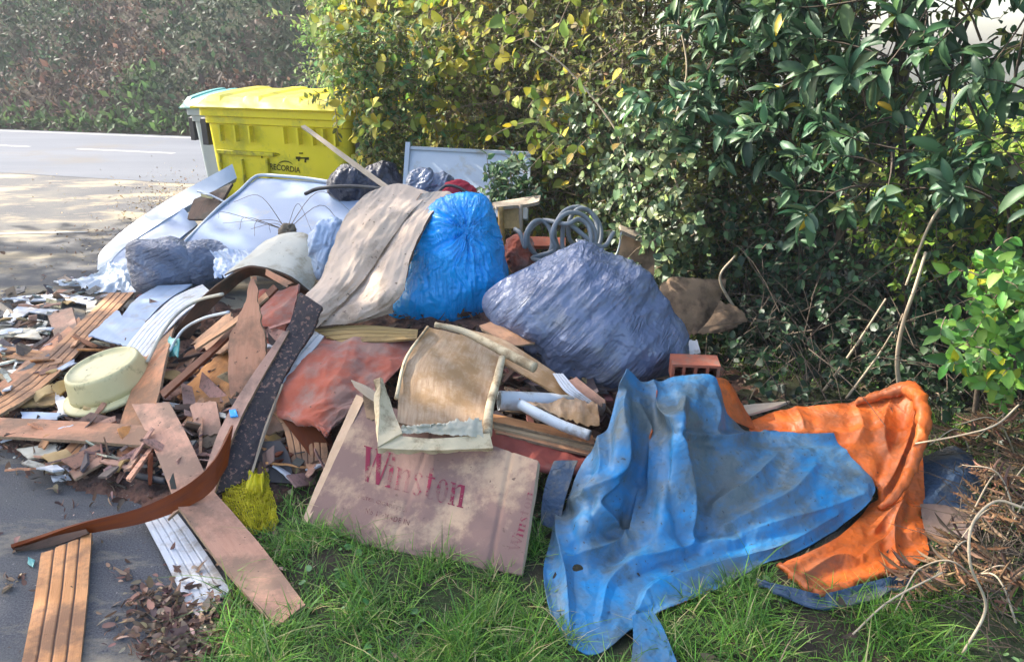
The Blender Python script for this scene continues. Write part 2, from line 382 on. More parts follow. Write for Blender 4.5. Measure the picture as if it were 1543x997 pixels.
m_basin = M("cream_plastic", (.66, .58, .31), (.58, .50, .25), sc=4, rough=.4, bump=.08, dirt=(.30, .26, .13), damt=.2, dsc=12, specks=(.09, .07, .04), ssc=24, sth=.68)
m_black = M("black_rubber", (.025, .026, .03), (.05, .05, .055), sc=12, rough=.5, bump=.15)
m_char = M("charred_gravel", (.035, .032, .04), (.07, .055, .05), sc=16, rough=.9, bump=.9, bsc=60, bdist=.01, specks=(.22, .13, .10), ssc=70, sth=.57)
m_hose = M("grey_hose", (.23, .25, .27), (.16, .18, .19), sc=14, rough=.45, bump=.15)
m_pipe = M("white_pvc_pipe", (.60, .64, .66), (.50, .54, .56), sc=6, rough=.4, bump=.1, dirt=(.3, .28, .24), damt=.3, dsc=9)
m_brick = M("red_brick", (.38, .12, .07), (.26, .08, .05), sc=12, rough=.95, bump=.6, bsc=50, dirt=(.2, .12, .09), damt=.4, dsc=10)
m_wood = M("weathered_wood", (.42, .36, .29), (.28, .23, .18), rough=.8, bump=.5, **WOOD)
m_twig = M("dry_twig", (.26, .20, .14), (.16, .12, .08), sc=20, rough=.9, bump=.4)
m_twigl = M("pale_dry_stem", (.46, .38, .27), (.34, .27, .18), sc=20, rough=.9, bump=.3)
m_bark = M("bark", (.13, .10, .075), (.07, .055, .04), sc=20, rough=.95, bump=.8, bsc=60, bdist=.01)
def bagmat(name, c1, c2, rough=.3, rot=(0, 0, 0), sc=9, di=.006, dirt=None, damt=.25, spec=.6, cr=(7, .02)):
    return M(name, c1, c2, sc=3, rough=rough, bump=.1, bsc=60, dirt=dirt, damt=damt, dsc=4, spec=spec, bdist=.002, streak=(rot, sc, di), crumple=cr)
m_bluebag = bagmat("blue_bin_liner", (.010, .40, .92), (.006, .31, .80), .22, (0, math.radians(90), 0), 8, .005, cr=(6, .014))
m_slate = bagmat("slate_bin_liner", (.135, .17, .27), (.105, .135, .22), .27, (0, math.radians(-50), 0), 5, .006, dirt=(.17, .19, .23), cr=(4, .035))
m_greybag = bagmat("grey_bin_liner", (.14, .17, .24), (.10, .12, .175), .28, (0, math.radians(-20), 0), 6, .012, cr=(6, .02))
m_navy = bagmat("navy_bin_liner", (.028, .032, .06), (.018, .02, .035), .35, (0, math.radians(60), 0), 12, .008)
def film(name, c, alpha):
    m, nt, p = new_mat(name); p.inputs["Base Color"].default_value = rgba(c); p.inputs["Roughness"].default_value = .3; p.inputs["Alpha"].default_value = alpha
    tc = nt.nodes.new("ShaderNodeTexCoord"); nb = noise_node(nt, tc.outputs["Object"], 30, 4, .6, 1); b = nt.nodes.new("ShaderNodeBump"); b.inputs["Strength"].default_value = .8; b.inputs["Distance"].default_value = .01
    nt.links.new(nb.outputs[0], b.inputs["Height"]); nt.links.new(b.outputs[0], p.inputs["Normal"]); return m
m_film = film("clear_sheeting", (.62, .68, .74), .62)
m_filmb = film("bluish_sheeting", (.42, .52, .68), .8)
TARP_DIRT = (.20, .19, .15)
m_tarpb = M("blue_tarpaulin", (.012, .22, .50), (.008, .165, .39), sc=3, rough=.5, bump=.25, bsc=40, dirt=(.095, .125, .135), damt=.74, dsc=3.4, dsoft=.24, specks=(.03, .045, .06), ssc=55, sth=.665, crumple=(6, .010), stain=((.05, .09, .12), 7, .62))
m_tarpo = M("orange_tarpaulin", (.66, .14, .016), (.52, .10, .014), sc=4, rough=.5, bump=.25, bsc=40, dirt=(.27, .09, .035), damt=.55, dsc=5, dsoft=.25, specks=(.12, .04, .02), ssc=26, sth=.69, crumple=(6, .014), stain=((.22, .07, .03), 9, .60))
m_tarpg = M("blue_grey_cloth", (.055, .095, .16), (.035, .06, .10), sc=4, rough=.8, bump=.3, bsc=60, crumple=(9, .015), dirt=(.12, .12, .11), damt=.4, dsc=6)

# ------------------------------------------------------------------ ground, lay-by, road, bank
def ground_mats():
    g = M("verge_soil", (.055, .04, .028), (.03, .026, .018), sc=9, rough=1, bump=1, bsc=45, specks=(.14, .10, .07), ssc=90, sth=.62, dirt=(.035, .05, .018), damt=.5, dsc=1.2, bdist=.02)
    m, nt, p = new_mat("asphalt")
    tc = nt.nodes.new("ShaderNodeTexCoord"); v = tc.outputs["Object"]
    fine = noise_node(nt, v, 160, 3, .8); c = ramp(nt, fine.outputs[0], .35, .68, (.06, .062, .07), (.16, .16, .165)).outputs[0]
    big = noise_node(nt, v, .8, 6, .65); c = mixc(nt, ramp(nt, big.outputs[0], .40, .62).outputs[0], c, (.15, .145, .135))
    # sandy dirt that has washed over the lay-by, thicker towards the container
    mp = nt.nodes.new("ShaderNodeMapping"); mp.inputs["Scale"].default_value = (.55, 1.3, 1); mp.inputs["Rotation"].default_value = (0, 0, .2); nt.links.new(v, mp.inputs[0])
    sand = noise_node(nt, mp.outputs[0], 1.1, 9, .72); sr = ramp(nt, sand.outputs[0], .50, .60)
    c = mixc(nt, sr.outputs[0], c, (.33, .28, .20))
    crumbs = noise_node(nt, v, 42, 4, .75); cr = ramp(nt, crumbs.outputs[0], .64, .68); c = mixc(nt, cr.outputs[0], c, (.11, .08, .055))
    pale = noise_node(nt, v, 75, 2, .6); c = mixc(nt, ramp(nt, pale.outputs[0], .70, .73).outputs[0], c, (.34, .32, .29))
    nt.links.new(c, p.inputs["Base Color"]); p.inputs["Roughness"].default_value = .95; p.inputs["Specular IOR Level"].default_value = .1
    b = nt.nodes.new("ShaderNodeBump"); b.inputs["Strength"].default_value = .7; b.inputs["Distance"].default_value = .006
    nb = noise_node(nt, v, 120, 5, .8); nt.links.new(nb.outputs[0], b.inputs["Height"]); nt.links.new(b.outputs[0], p.inputs["Normal"])
    r = M("road_asphalt", (.11, .12, .14), (.15, .16, .18), sc=.6, rough=.95, bump=.4, bsc=60, dirt=(.14, .135, .13), damt=.25, dsc=.5, st=(.3, 1.6, 1), spec=.08)
    return g, m, r
m_soil, m_asph, m_road = ground_mats()
m_paint = M("road_paint", (.78, .78, .75), (.6, .6, .58), sc=8, rough=.7, bump=.2, dirt=(.3, .3, .29), damt=.85, dsc=9)
def poly_sheet(name, pts, z, mat):
    o = mk(name, [(x, y, z) for x, y in pts], [tuple(range(len(pts)))], mat, smooth=False)
    if o.data.polygons[0].normal.z < 0: o.data.flip_normals()
    return tag(o, kind="structure")
poly_sheet("ground", [(-250, -60), (250, -60), (250, 300), (-250, 300)], -.012, m_soil)
EDGE = [(-.75, -3), (-.78, .8), XY((322, 996)), XY((342, 900)), XY((375, 800)), XY((420, 740)), (-.55, 3.6), (-.75, 5), (-1.0, 6.4), (-1.3, 8), (-1.9, 10.5)]
far0 = A(W(0, 196.5, 17.6)[:2]); 
fa = S(0, 196, 0)[:2]; fb = S(292, 207, 0)[:2]
rd = (fb - fa) / np.linalg.norm(fb - fa); rn = A([rd[1], -rd[0]])            # rn points towards the camera
if rn[1] > 0: rn = -rn
RW = 5.0
def rp(s, w): return tuple(fa + rd * s + rn * w)
edge_n = []
for i in range(len(EDGE) - 1):
    for t in np.linspace(0, 1, 10, endpoint=False):
        x = EDGE[i][0] * (1 - t) + EDGE[i + 1][0] * t; y = EDGE[i][1] * (1 - t) + EDGE[i + 1][1] * t
        edge_n.append((x + .05 * float(pn(y * 5, 3.3)) + .03 * float(pn(y * 19, 8.3)), y))
ln_ = rp(0, RW - .6); k_ = rd[1] / rd[0]
LV = []; LF = []
for x_, y_ in edge_n: LV += [(-60, y_, 0), (x_, y_, 0)]
for i in range(len(edge_n) - 1): LF.append((2 * i, 2 * i + 1, 2 * i + 3, 2 * i + 2))
n_ = len(LV); yl = edge_n[-1][1]
LV += [(-60, ln_[1] + (-60 - ln_[0]) * k_, 0), (12, ln_[1] + (12 - ln_[0]) * k_, 0), (2, yl, 0)]
LF += [(n_ - 2, n_ - 1, n_ + 2, n_ + 1, n_)]
tag(mk("layby", LV, LF, m_asph, smooth=False), kind="structure")
poly_sheet("road", [rp(-90, -.1), rp(-90, RW), rp(60, RW), rp(60, -.1)], .004, m_road)
def stripe(s0, s1, w0, w1, n=None):
    return poly_sheet("road_marking", [rp(s0, w0), rp(s1, w0), rp(s1, w1), rp(s0, w1)], .008, m_paint)
stripe(-60, 40, .12, .24)
def s_of(px, py): return float(np.dot(S(px, py)[:2] - fa, rd)), float(np.dot(S(px, py)[:2] - fa, rn))
a0, w0 = s_of(50, 221); a1, w1 = s_of(125, 224); a2, w2 = s_of(255, 233)
wm = (w1 + w2) / 2; 
stripe(a1, a2, wm - .06, wm + .06); stripe(a0 - 3.2, a0, wm - .06, wm + .06)
p0 = S(-260, 358)[:2]; p1 = S(132, 350)[:2]; q = A([p1[1] - p0[1], p0[0] - p1[0]]); q /= np.linalg.norm(q)
poly_sheet("layby_pale_line", [tuple(p0 - q * .035), tuple(p1 - q * .03), tuple(p1 + q * .03), tuple(p0 + q * .035)], .005, m_paint)  # thin pale line across the lay-by

# verge: soft uneven soil under the grass, to the right of the lay-by
def edge_x(y):
    return np.interp(y, [e[1] for e in EDGE], [e[0] for e in EDGE])
ys = np.concatenate([np.linspace(.2, 5, 70), np.linspace(5.1, 14, 40)]); us = np.linspace(0, 1, 90) ** 1.5
Yg, Ug = np.meshgrid(ys, us, indexing='ij'); Xg = edge_x(Yg) + Ug * 9
Zg = .004 + np.clip(Ug * 9 * .12, 0, .035) + .018 * fbm(Xg * 3, Yg * 3, 2.) * np.clip(Ug * 30, 0, 1)
idx = np.arange(Xg.size).reshape(Xg.shape)
F = np.stack([idx[:-1, :-1].ravel(), idx[:-1, 1:].ravel(), idx[1:, 1:].ravel(), idx[1:, :-1].ravel()], 1)
tag(mk("verge", np.stack([Xg, Yg, Zg], -1).reshape(-1, 3), F, m_soil), kind="structure")
# bank across the road
ss = np.linspace(-45, 13, 100); ww = np.linspace(0, 1, 60)
Sg, Wg = np.meshgrid(ss, ww, indexing='ij')
def bank_xyz(s, w):
    z = 9.0 * (1 - (1 - w) ** 1.25) + .35 * fbm(s * .25, w * 5, 1.) * np.clip(w * 8, 0, 1)
    z = np.where(w < .04, z * w / .04, z)
    off = -(.25 + 9.5 * w)
    return fa[0] + rd[0] * s + rn[0] * off, fa[1] + rd[1] * s + rn[1] * off, z
bx, by, bz = bank_xyz(Sg, Wg)
idx = np.arange(Sg.size).reshape(Sg.shape)
F = np.stack([idx[:-1, :-1].ravel(), idx[1:, :-1].ravel(), idx[1:, 1:].ravel(), idx[:-1, 1:].ravel()], 1)
m_bank = M("bank_soil", (.085, .055, .04), (.05, .045, .03), sc=1.5, rough=1, bump=1, bsc=12, dirt=(.03, .045, .02), damt=.5, dsc=.6, bdist=.05)
tag(mk("hillside", np.stack([bx, by, bz], -1).reshape(-1, 3), F, m_bank), kind="structure")

# ------------------------------------------------------------------ leaves, twigs, plants
def unit(v): return v / np.maximum(np.linalg.norm(v, axis=-1, keepdims=True), 1e-9)
T_SMALL = (A([(0, 0, 0), (.35, -.5, .06), (.35, .5, .06), (.75, -.34, .04), (.75, .34, .04), (1, 0, -.05), (.5, 0, -.03)]),
           [(0, 1, 6, 6), (0, 6, 2, 2), (1, 3, 6, 6), (2, 6, 4, 4), (3, 5, 6, 6), (6, 5, 4, 4)])
T_SMALL = (T_SMALL[0], A([(0, 1, 6), (0, 6, 2), (1, 3, 6), (2, 6, 4), (3, 5, 6), (6, 5, 4)]), A([1, 1, 1, 1, 1, 1, 1.15]))
T_TINY = (A([(0, 0, 0), (.5, -.5, .08), (1, 0, 0), (.5, .5, .08)]), A([(0, 1, 2), (0, 2, 3)]), A([1.] * 4))
def _laurel():
    xs = [0, .15, .4, .65, .87, 1]; w = [.05, .32, .5, .47, .26, .0]; z = [0, .03, .05, .03, -.02, -.09]
    V = []; c = []
    for x, h, zz in zip(xs, w, z):
        V += [(x, -h, zz + .10 * h), (x, 0, zz - .03), (x, h, zz + .10 * h)]; c += [1, 1.25, 1]
    F = []
    for i in range(5):
        a = i * 3
        F += [(a, a + 3, a + 4), (a, a + 4, a + 1), (a + 1, a + 4, a + 5), (a + 1, a + 5, a + 2)]
    return A(V), A(F), A(c)
T_LAUREL = _laurel()
T_ROUND = (A([(0, 0, 0), (.08, -.34, .03), (.08, .34, .03), (.4, -.5, .06), (.4, .5, .06), (.75, -.33, .02), (.75, .33, .02), (1, 0, -.08), (.42, 0, -.02)]),
           A([(0, 1, 8), (1, 3, 8), (3, 5, 8), (5, 7, 8), (7, 6, 8), (6, 4, 8), (4, 2, 8), (2, 0, 8)]), A([1, 1, 1, 1, 1, 1, 1, .95, 1.15]))
def leaf_arrays(pos, d, n, L, Wd, T, col, curl=.0):
    V0, F0, c0 = T; N = len(pos); k = len(V0)
    d = unit(d); n = unit(n - d * (n * d).sum(1, keepdims=True)); s = np.cross(d, n)
    x = V0[:, 0][None, :, None] * L[:, None, None]; y = V0[:, 1][None, :, None] * Wd[:, None, None]
    z = (V0[:, 2][None, :] * L[:, None] - (curl * L)[:, None] * V0[:, 0][None, :] ** 2)[..., None]
    V = pos[:, None] + x * d[:, None] + y * s[:, None] + z * n[:, None]
    F = (F0[None] + (np.arange(N) * k)[:, None, None]).reshape(-1, F0.shape[1])
    C = np.ones((N, k, 4)); C[..., :3] = np.clip(col[:, None, :] * c0[None, :, None], 0, 1)
    return V.reshape(-1, 3), F, C.reshape(-1, 4)
def palette(n, pal, wts, jit=.25, r=rng):
    pal = A(pal, float); k = r.choice(len(pal), n, p=A(wts, float) / sum(wts)); c = pal[k]
    return c * np.exp(r.normal(0, jit, (n, 1))) * np.exp(r.normal(0, .07, (n, 3)))
def leaf_mesh(name, parent, mat, arrs):
    V = []; F = []; C = []; n = 0
    for v, f, c in arrs: V.append(v); F.append(f + n); C.append(c); n += len(v)
    return mk(name, np.concatenate(V), np.concatenate(F), mat, parent, True, None, None, np.concatenate(C))
def twig_arrays(base, d, L, droop, r0, r1, seg=4, wob=.06):
    """many thin curved twigs: returns points (N,seg+1,3) and mesh arrays"""
    N = len(base); t = np.linspace(0, 1, seg + 1)
    P = base[:, None] + d[:, None] * (L[:, None] * t)[..., None]
    P = P + rng.normal(0, 1, (N, 1, 3)) * wob * (L[:, None] * np.sin(t * 2.5))[..., None]
    P[..., 2] -= droop * (L[:, None] * t ** 2)
    T = unit(np.gradient(P, axis=1)); up = unit(rng.normal(size=(N, 1, 3))); a = unit(np.cross(T, up)); b = np.cross(T, a)
    r = (r0 + (r1 - r0) * t)[None, :, None]
    th = np.arange(3) * 2 * np.pi / 3
    V = P[:, :, None] + r[:, :, None] * (np.cos(th)[:, None] * a[:, :, None] + np.sin(th)[:, None] * b[:, :, None])
    k = (seg + 1) * 3; F = []
    for i in range(seg):
        for j in range(3): F.append((i * 3 + j, i * 3 + (j + 1) % 3, (i + 1) * 3 + (j + 1) % 3, (i + 1) * 3 + j))
    F = (A(F)[None] + (np.arange(N) * k)[:, None, None]).reshape(-1, 4)
    return P, T, V.reshape(-1, 3), F
HED = A([(4.6, -1.6), (3.1, 1.4), (2.35, 2.8), (1.15, 5.0), (-.1, 7.2), (-1.0, 8.8), (-1.7, 10.8), (-2.0, 13.4)])
hl = np.concatenate([[0], np.cumsum(np.linalg.norm(np.diff(HED, axis=0), axis=1))])
def hed(s):
    x = np.interp(s, hl, HED[:, 0]); y = np.interp(s, hl, HED[:, 1]); e = .05
    dx = np.interp(s + e, hl, HED[:, 0]) - np.interp(s - e, hl, HED[:, 0]); dy = np.interp(s + e, hl, HED[:, 1]) - np.interp(s - e, hl, HED[:, 1])
    n = unit(np.stack([-dy, dx, 0 * dx], -1)); n = np.where((n[..., :1] > 0), -n, n)
    return np.stack([x, y, 0 * x], -1), n
def project(P):
    v = P - A([0, 0, CAM_Z]); dep = v[..., 1] * _ca - v[..., 2] * _sa; u = v[..., 1] * _sa + v[..., 2] * _ca
    return 771.5 + FPX * v[..., 0] / dep, 498.5 - FPX * u / dep, dep
def hedge_pts(n, s0, s1, z0, z1, d0=-.1, d1=.9, bulge=.25):
    """points through the thickness of the hedge; d is how far behind its face"""
    s = rng.uniform(s0, s1, n); z = rng.uniform(z0, z1, n); d = d0 + (d1 - d0) * rng.random(n) ** 1.3
    P, nr = hed(s)
    lump = .32 * fbm(s * .9, z * .9, 4., 3) + bulge * np.sin(np.clip(z / 2.6, 0, 1) * 2.4)
    P = P + nr * (lump - d)[:, None]; P[:, 2] = z
    return P, nr, s, z, d
def plant(name, label, cat, loc, stems, twigs, mats, group=None):
    """twigs: list of dict(P,nr,L,droop,k,tmpl,leafL,leafW,pal,wts,spread,whorl)"""
    t = thing(name, label, cat, loc, group)
    if stems:
        for s in stems: mk("stem", *tube_vf(s[0], s[1], 6, s[2] if len(s) > 2 else 12), m_bark, t)
    LA = []; TV = []; TF = []; n = 0
    for q in twigs:
        N = len(q['P']); nr = q['nr']
        d = unit(nr * q.get('out', .7) + A([0, 0, q.get('up', .45)]) + rng.normal(0, q.get('rand', .55), (N, 3)))
        L = q['L'] * np.exp(rng.normal(0, .25, N))
        P, T, V, F = twig_arrays(q['P'], d, L, q.get('droop', .3), q.get('r0', .004), .0015, 4)
        if q.get('wood', True): TV.append(V); TF.append(F + n); n += len(V)
        k = q['k']; K = N * k
        ti = np.repeat(np.arange(N), k)
        if q.get('whorl'): tt = 1 - np.abs(rng.normal(0, .12, K)); 
        else: tt = rng.uniform(.15, 1, K)
        tt = np.clip(tt, 0, 1); x = tt * 4; i = np.minimum(x.astype(int), 3); f = (x - i)[:, None]
        pos = P[ti, i] * (1 - f) + P[ti, i + 1] * f; tg = T[ti, i]
        rad = unit(rng.normal(size=(K, 3))); rad = unit(rad - tg * (rad * tg).sum(1, keepdims=True))
        ld = unit(tg * q.get('fwd', .5) + rad * 1.0 + A([0, 0, -q.get('sag', .25)]))
        nn = unit(A([0, 0, 1.0]) * q.get('flat', .8) + nr[ti] * q.get('face', .6) + rng.normal(0, .4, (K, 3)))
        lL = q['leafL'] * np.exp(rng.normal(0, .22, K)); lW = lL * q['asp'] * rng.uniform(.85, 1.15, K)
        col = palette(K, q['pal'], q['wts'], q.get('jit', .22))
        if 'tint' in q: col = col * q['tint'](pos)
        LA.append(leaf_arrays(pos, ld, nn, lL, lW, q['tmpl'], col, rng.uniform(.0, .3, K)))
    leaf_mesh("foliage", t, mats[0], LA)
    if TV: mk("twigs", np.concatenate(TV), np.concatenate(TF), mats[1], t)
    return t
m_leaf = leaf_mat("soft_leaf", .38, .6, .22); m_laurel = leaf_mat("glossy_leaf", .25, .48, .35); m_ivy = leaf_mat("ivy_leaf", .2, .45, .35)
def stem(x, y, h, lean=.3, r=.03, z=0):
    a = rng.uniform(0, 6.28); l = rng.uniform(.3, 1) * lean
    p = [(x, y, z)]
    for i in range(1, 5): p.append((x + math.cos(a) * l * i / 4 + rng.normal(0, .05), y + math.sin(a) * l * i / 4 + rng.normal(0, .05), z + h * i / 4))
    return (p, [r, r * .35], 14)
def sel(H, m): P, nr, s, z, d = H; return P[m], nr[m]
# --- what the hedge is made of, by stretch
sN = hl[2]; S5 = hl[3]; S7 = hl[4]; S9 = hl[5]
OLIVE = [(.15, .17, .05), (.21, .22, .06), (.10, .125, .035), (.34, .33, .10), (.19, .14, .08), (.13, .17, .09)]
YEL = [(.36, .34, .05), (.24, .30, .05), (.46, .38, .03), (.16, .24, .05), (.30, .22, .05)]
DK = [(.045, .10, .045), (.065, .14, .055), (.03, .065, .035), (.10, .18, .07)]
def hstems(s0, s1, n, h=2.6, r=.022, back=.55):
    out = []
    for s in rng.uniform(s0, s1, n):
        P, nr = hed(A([s])); p = P[0] - nr[0] * rng.uniform(.1, back + .3); out.append(stem(p[0], p[1], h * rng.uniform(.7, 1.05), .5, r * rng.uniform(.4, 1.2)))
    return out
def near(H, lo, hi, dmax=99): return (H[2] > lo) & (H[2] < hi)
# far pale green tree beyond the container
H = hedge_pts(2600, hl[5] + .2, hl[6] + 1.6, .2, 3.4, -.5, .8)
plant("hedgerow_tree", "feathery pale green tree at the far end of the hedge behind the yellow container", "tree", hed(A([hl[6]]))[0][0],
      hstems(hl[5] + .6, hl[6] + 1, 6, 3.0, .04), [dict(P=H[0], nr=H[1], L=.38, k=12, tmpl=T_TINY, leafL=.065, asp=.5, pal=[(.15, .25, .07), (.20, .29, .08), (.10, .18, .055), (.28, .33, .11)], wts=[4, 3, 3, 1.5], droop=.25)], (m_leaf, m_twig))
# autumn shrub, yellow and lime round leaves
H = hedge_pts(3000, hl[4] - .9, hl[5] + .5, .15, 3.1, -.1, .9)
H2 = hedge_pts(260, hl[4] - .8, hl[5] + .4, .5, 2.9, -.35, .05)
plant("hazel_shrub", "yellowing shrub with round lime leaves overhanging the right end of the yellow container", "shrub", hed(A([hl[4] + .8]))[0][0],
      hstems(hl[4] - .5, hl[5] + .3, 12), [dict(P=H[0], nr=H[1], L=.3, k=11, tmpl=T_TINY, leafL=.05, asp=.55, pal=OLIVE, wts=[4, 3, 3, 2, 2, 2]),
      dict(P=H2[0], nr=H2[1], L=.5, k=8, tmpl=T_ROUND, leafL=.085, asp=.8, pal=YEL, wts=[3, 4, 1.6, 4, 1], droop=.5, flat=.3, face=1.2)], (m_leaf, m_twig))
n = 420; Pq = A([W(rng.normal(585, 48), rng.uniform(40, 262), 6.35 + rng.uniform(-.35, .5)) for _ in range(n)]); qx, qy, _ = project(Pq)
Pq = Pq[(qx > np.where(qy > 165, 556, 500)) & (qx < 690)]
plant("hazel_shrub", "drooping green branch cluster hiding the right side of the yellow container", "shrub", (-.75, 6.9, 0), [stem(-.75, 6.9, 1.9, .3, .02), stem(-.6, 7.0, 1.9, .3, .02)],
      [dict(P=Pq, nr=np.tile(A([-.8, -.5, 0]), (len(Pq), 1)), L=.22, k=12, tmpl=T_SMALL, leafL=.05, asp=.55, pal=OLIVE[:3] + [(.09, .18, .07)], wts=[3, 2, 3, 4]), dict(P=Pq[:46], nr=np.tile(A([-.8, -.5, 0]), (46, 1)), L=.3, k=6, tmpl=T_ROUND, leafL=.085, asp=.8, pal=YEL, wts=[3, 4, 1.6, 4, 1], flat=.3, face=1.2)], (m_leaf, m_twig))
# the long middle stretch: small olive leaves with bare stems
H = hedge_pts(4800, hl[3] - .6, hl[4] - .3, .1, 3.0, -.1, .95)
H2 = hedge_pts(150, hl[3] + .2, hl[4] - .4, .4, 2.8, -.35, .05)
plant("privet_hedge", "dense olive green hedge with small leaves and bare stems behind the white board", "hedge", hed(A([hl[3] + 1.4]))[0][0],
      hstems(hl[3] - .3, hl[4] - .3, 26), [dict(P=H[0], nr=H[1], L=.26, k=12, tmpl=T_SMALL, leafL=.042, asp=.5, pal=OLIVE, wts=[5, 3, 5, 1.6, 2.4, 3]),
      dict(P=H2[0], nr=H2[1], L=.42, k=6, tmpl=T_ROUND, leafL=.07, asp=.75, pal=YEL, wts=[2, 4, 1.3, 4, .8], droop=.5, flat=.3, face=1.2)], (m_leaf, m_twig))
# laurel, upper right
H = hedge_pts(1300, hl[2] - 1.6, hl[3] - .35, 1.0, 2.9, -.25, .7, .3)
px, py, _ = project(H[0]); m = (py < 330 + 120 * fbm(H[2] * 2, H[3] * 2, 9.)) & ~((px > 1360) & (py > 20) & (py < 300) & (rng.random(len(px)) < .62))
lau = dict(k=11, tmpl=T_LAUREL, leafL=.098, asp=.33, pal=[(.05, .115, .055), (.075, .15, .065), (.032, .075, .038), (.13, .21, .08), (.46, .36, .03)], wts=[5, 4, 4, 1.2, .22], whorl=True, fwd=.75, flat=1, face=.7, sag=.1, droop=.15, r0=.006, jit=.2, out=.8, up=.35)
a = m & (H[2] > hl[2] + .9); b = m & (H[2] <= hl[2] + .9)
plant("laurel_bush", "dark glossy laurel with whorls of long leaves, leaning over the grey blue bag", "bush", hed(A([hl[2] + 1.6]))[0][0],
      hstems(hl[2] + .9, hl[3] - .4, 8, 2.6, .03), [dict(P=H[0][a], nr=H[1][a], L=.3, **lau)], (m_laurel, m_bark))
plant("laurel_bush", "dark laurel with daylight showing through its crown, at the upper right edge", "bush", hed(A([hl[2] + .2]))[0][0],
      hstems(hl[2] - .9, hl[2] + .9, 7, 2.6, .035), [dict(P=H[0][b], nr=H[1][b], L=.3, **lau)], (m_laurel, m_bark))
# small leaved filler behind and below the laurel
H = hedge_pts(3100, hl[2] - 1.2, hl[3] - .1, .05, 2.5, .1, 1.1)
px, py, _ = project(H[0]); m = ~((px > 1340) & (py < 230) & (rng.random(len(px)) < .86))
H = [h[m] for h in H]
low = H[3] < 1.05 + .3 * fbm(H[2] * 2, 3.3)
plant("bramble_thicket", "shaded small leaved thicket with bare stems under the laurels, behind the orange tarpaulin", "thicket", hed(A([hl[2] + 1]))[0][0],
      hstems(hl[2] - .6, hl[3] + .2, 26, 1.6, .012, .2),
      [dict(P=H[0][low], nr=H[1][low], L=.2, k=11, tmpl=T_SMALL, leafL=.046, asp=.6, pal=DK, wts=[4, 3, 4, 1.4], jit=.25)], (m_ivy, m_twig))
plant("blackthorn_shrub", "olive leaved shrub filling the hedge behind the laurels", "shrub", hed(A([hl[2] + 1.2]))[0][0] - hed(A([hl[2] + 1.2]))[1][0] * .6,
      hstems(hl[2] - .6, hl[3] + .2, 14, 2.3, .02, .9),
      [dict(P=H[0][~low], nr=H[1][~low], L=.25, k=11, tmpl=T_SMALL, leafL=.045, asp=.55, pal=OLIVE + DK[:2], wts=[4, 3, 4, 1.5, 1, 3, 3, 3], jit=.25)], (m_leaf, m_twig))
n = 900; xq = rng.uniform(.75, 2.9, n); yq = rng.uniform(3.0, 5.0, n); k_ = (np.abs(xq - np.interp(yq, HED[:, 1], HED[:, 0]) + .35) < .75) & (mound(xq, yq) < .05) & ((yq > 3.15) | (xq > 1.75)); xq, yq = xq[k_], yq[k_]; n = len(xq)
plant("ground_ivy", "ivy coloured dark as if in shade, carpeting the ground between the tarpaulin and the thicket", "ivy", (1.6, 3.8, 0), [], [dict(P=np.stack([xq, yq, rng.uniform(.02, .5, n) * rng.random(n) ** .5], 1), nr=np.tile(A([-.6, -.6, .2]), (n, 1)), L=.16, k=10, tmpl=T_ROUND, leafL=.034, asp=.7, pal=[(.02, .045, .02), (.03, .065, .028), (.015, .03, .015), (.05, .10, .035)], wts=[4, 4, 4, 1.5], face=1.0, flat=.7)], (m_ivy, m_twig))  # leaf colours darkened to paint in shade where the sun reaches
# the ivy clump over the coil of hose
H = hedge_pts(420, hl[3] - .7, hl[3] + .6, .2, 1.3, -.38, .0)
plant("ivy_clump", "grey green ivy climbing the hedge behind the coil of hose", "ivy", hed(A([hl[3] + .2]))[0][0],
      [], [dict(P=H[0], nr=H[1], L=.2, k=10, tmpl=T_ROUND, leafL=.045, asp=.8, pal=[(.10, .16, .07), (.15, .21, .08), (.22, .28, .10), (.06, .10, .05)], wts=[4, 3, 1.5, 3], face=1.3, flat=.4)], (m_ivy, m_twig))
# bright sapling on the right
B = W(1500, 520, 2.75); q = []
n = 150; Pq = A([W(1515 + 50 * rng.normal() * .75, 495 + 55 * rng.normal(), 2.75 + .12 * rng.normal()) for _ in range(n)]); nrq = np.tile(A([-.7, -.7, 0]), (n, 1))
px, py, _ = project(Pq); Pq = Pq[(px > 1425 + (np.abs(py - 515) > 45) * 45) & (py > 370) & (py < 610)]; nrq = nrq[:len(Pq)]
base = A([B[0] + .1, B[1] + .15, 0])
plant("laurel_sapling", "bright yellow green sapling with rounded leaves at the right edge, above the dry bracken", "sapling", base,
      [([base, base + A([-.03, 0, .4]), W(1530, 560, 2.8), W(1500, 470, 2.75)], [.012, .005], 14), ([base, W(1538, 600, 2.8), W(1470, 545, 2.7)], [.01, .003], 12)],
      [dict(P=Pq, nr=nrq, L=.09, k=6, tmpl=T_ROUND, leafL=.05, asp=.55, pal=[(.10, .25, .045), (.17, .34, .05), (.06, .16, .04), (.46, .46, .03)], wts=[4, 3, 3, .5], face=1.2, flat=.6, r0=.003)], (m_laurel, m_twig))
Pq = A([W(rng.uniform(1340, 1590), rng.uniform(285, 430), 3.75 + rng.uniform(-.35, .3)) for _ in range(170)])
plant("spindle_bush", "fine leaved bush, coloured lime as if its leaves were lit, between the laurel and the bright sapling", "bush", (2.35, 3.6, 0), [stem(2.35, 3.6, 1.1, .3, .012), stem(2.5, 3.5, 1.0, .3, .01)],
      [dict(P=Pq, nr=np.tile(A([-.75, -.6, .1]), (len(Pq), 1)), L=.16, k=11, tmpl=T_SMALL, leafL=.036, asp=.55, pal=[(.22, .34, .05), (.30, .38, .06), (.14, .24, .05), (.42, .44, .07)], wts=[3, 3, 3, 1])], (m_leaf, m_twig))  # bright lime leaf colours stand in for sunlit leaves
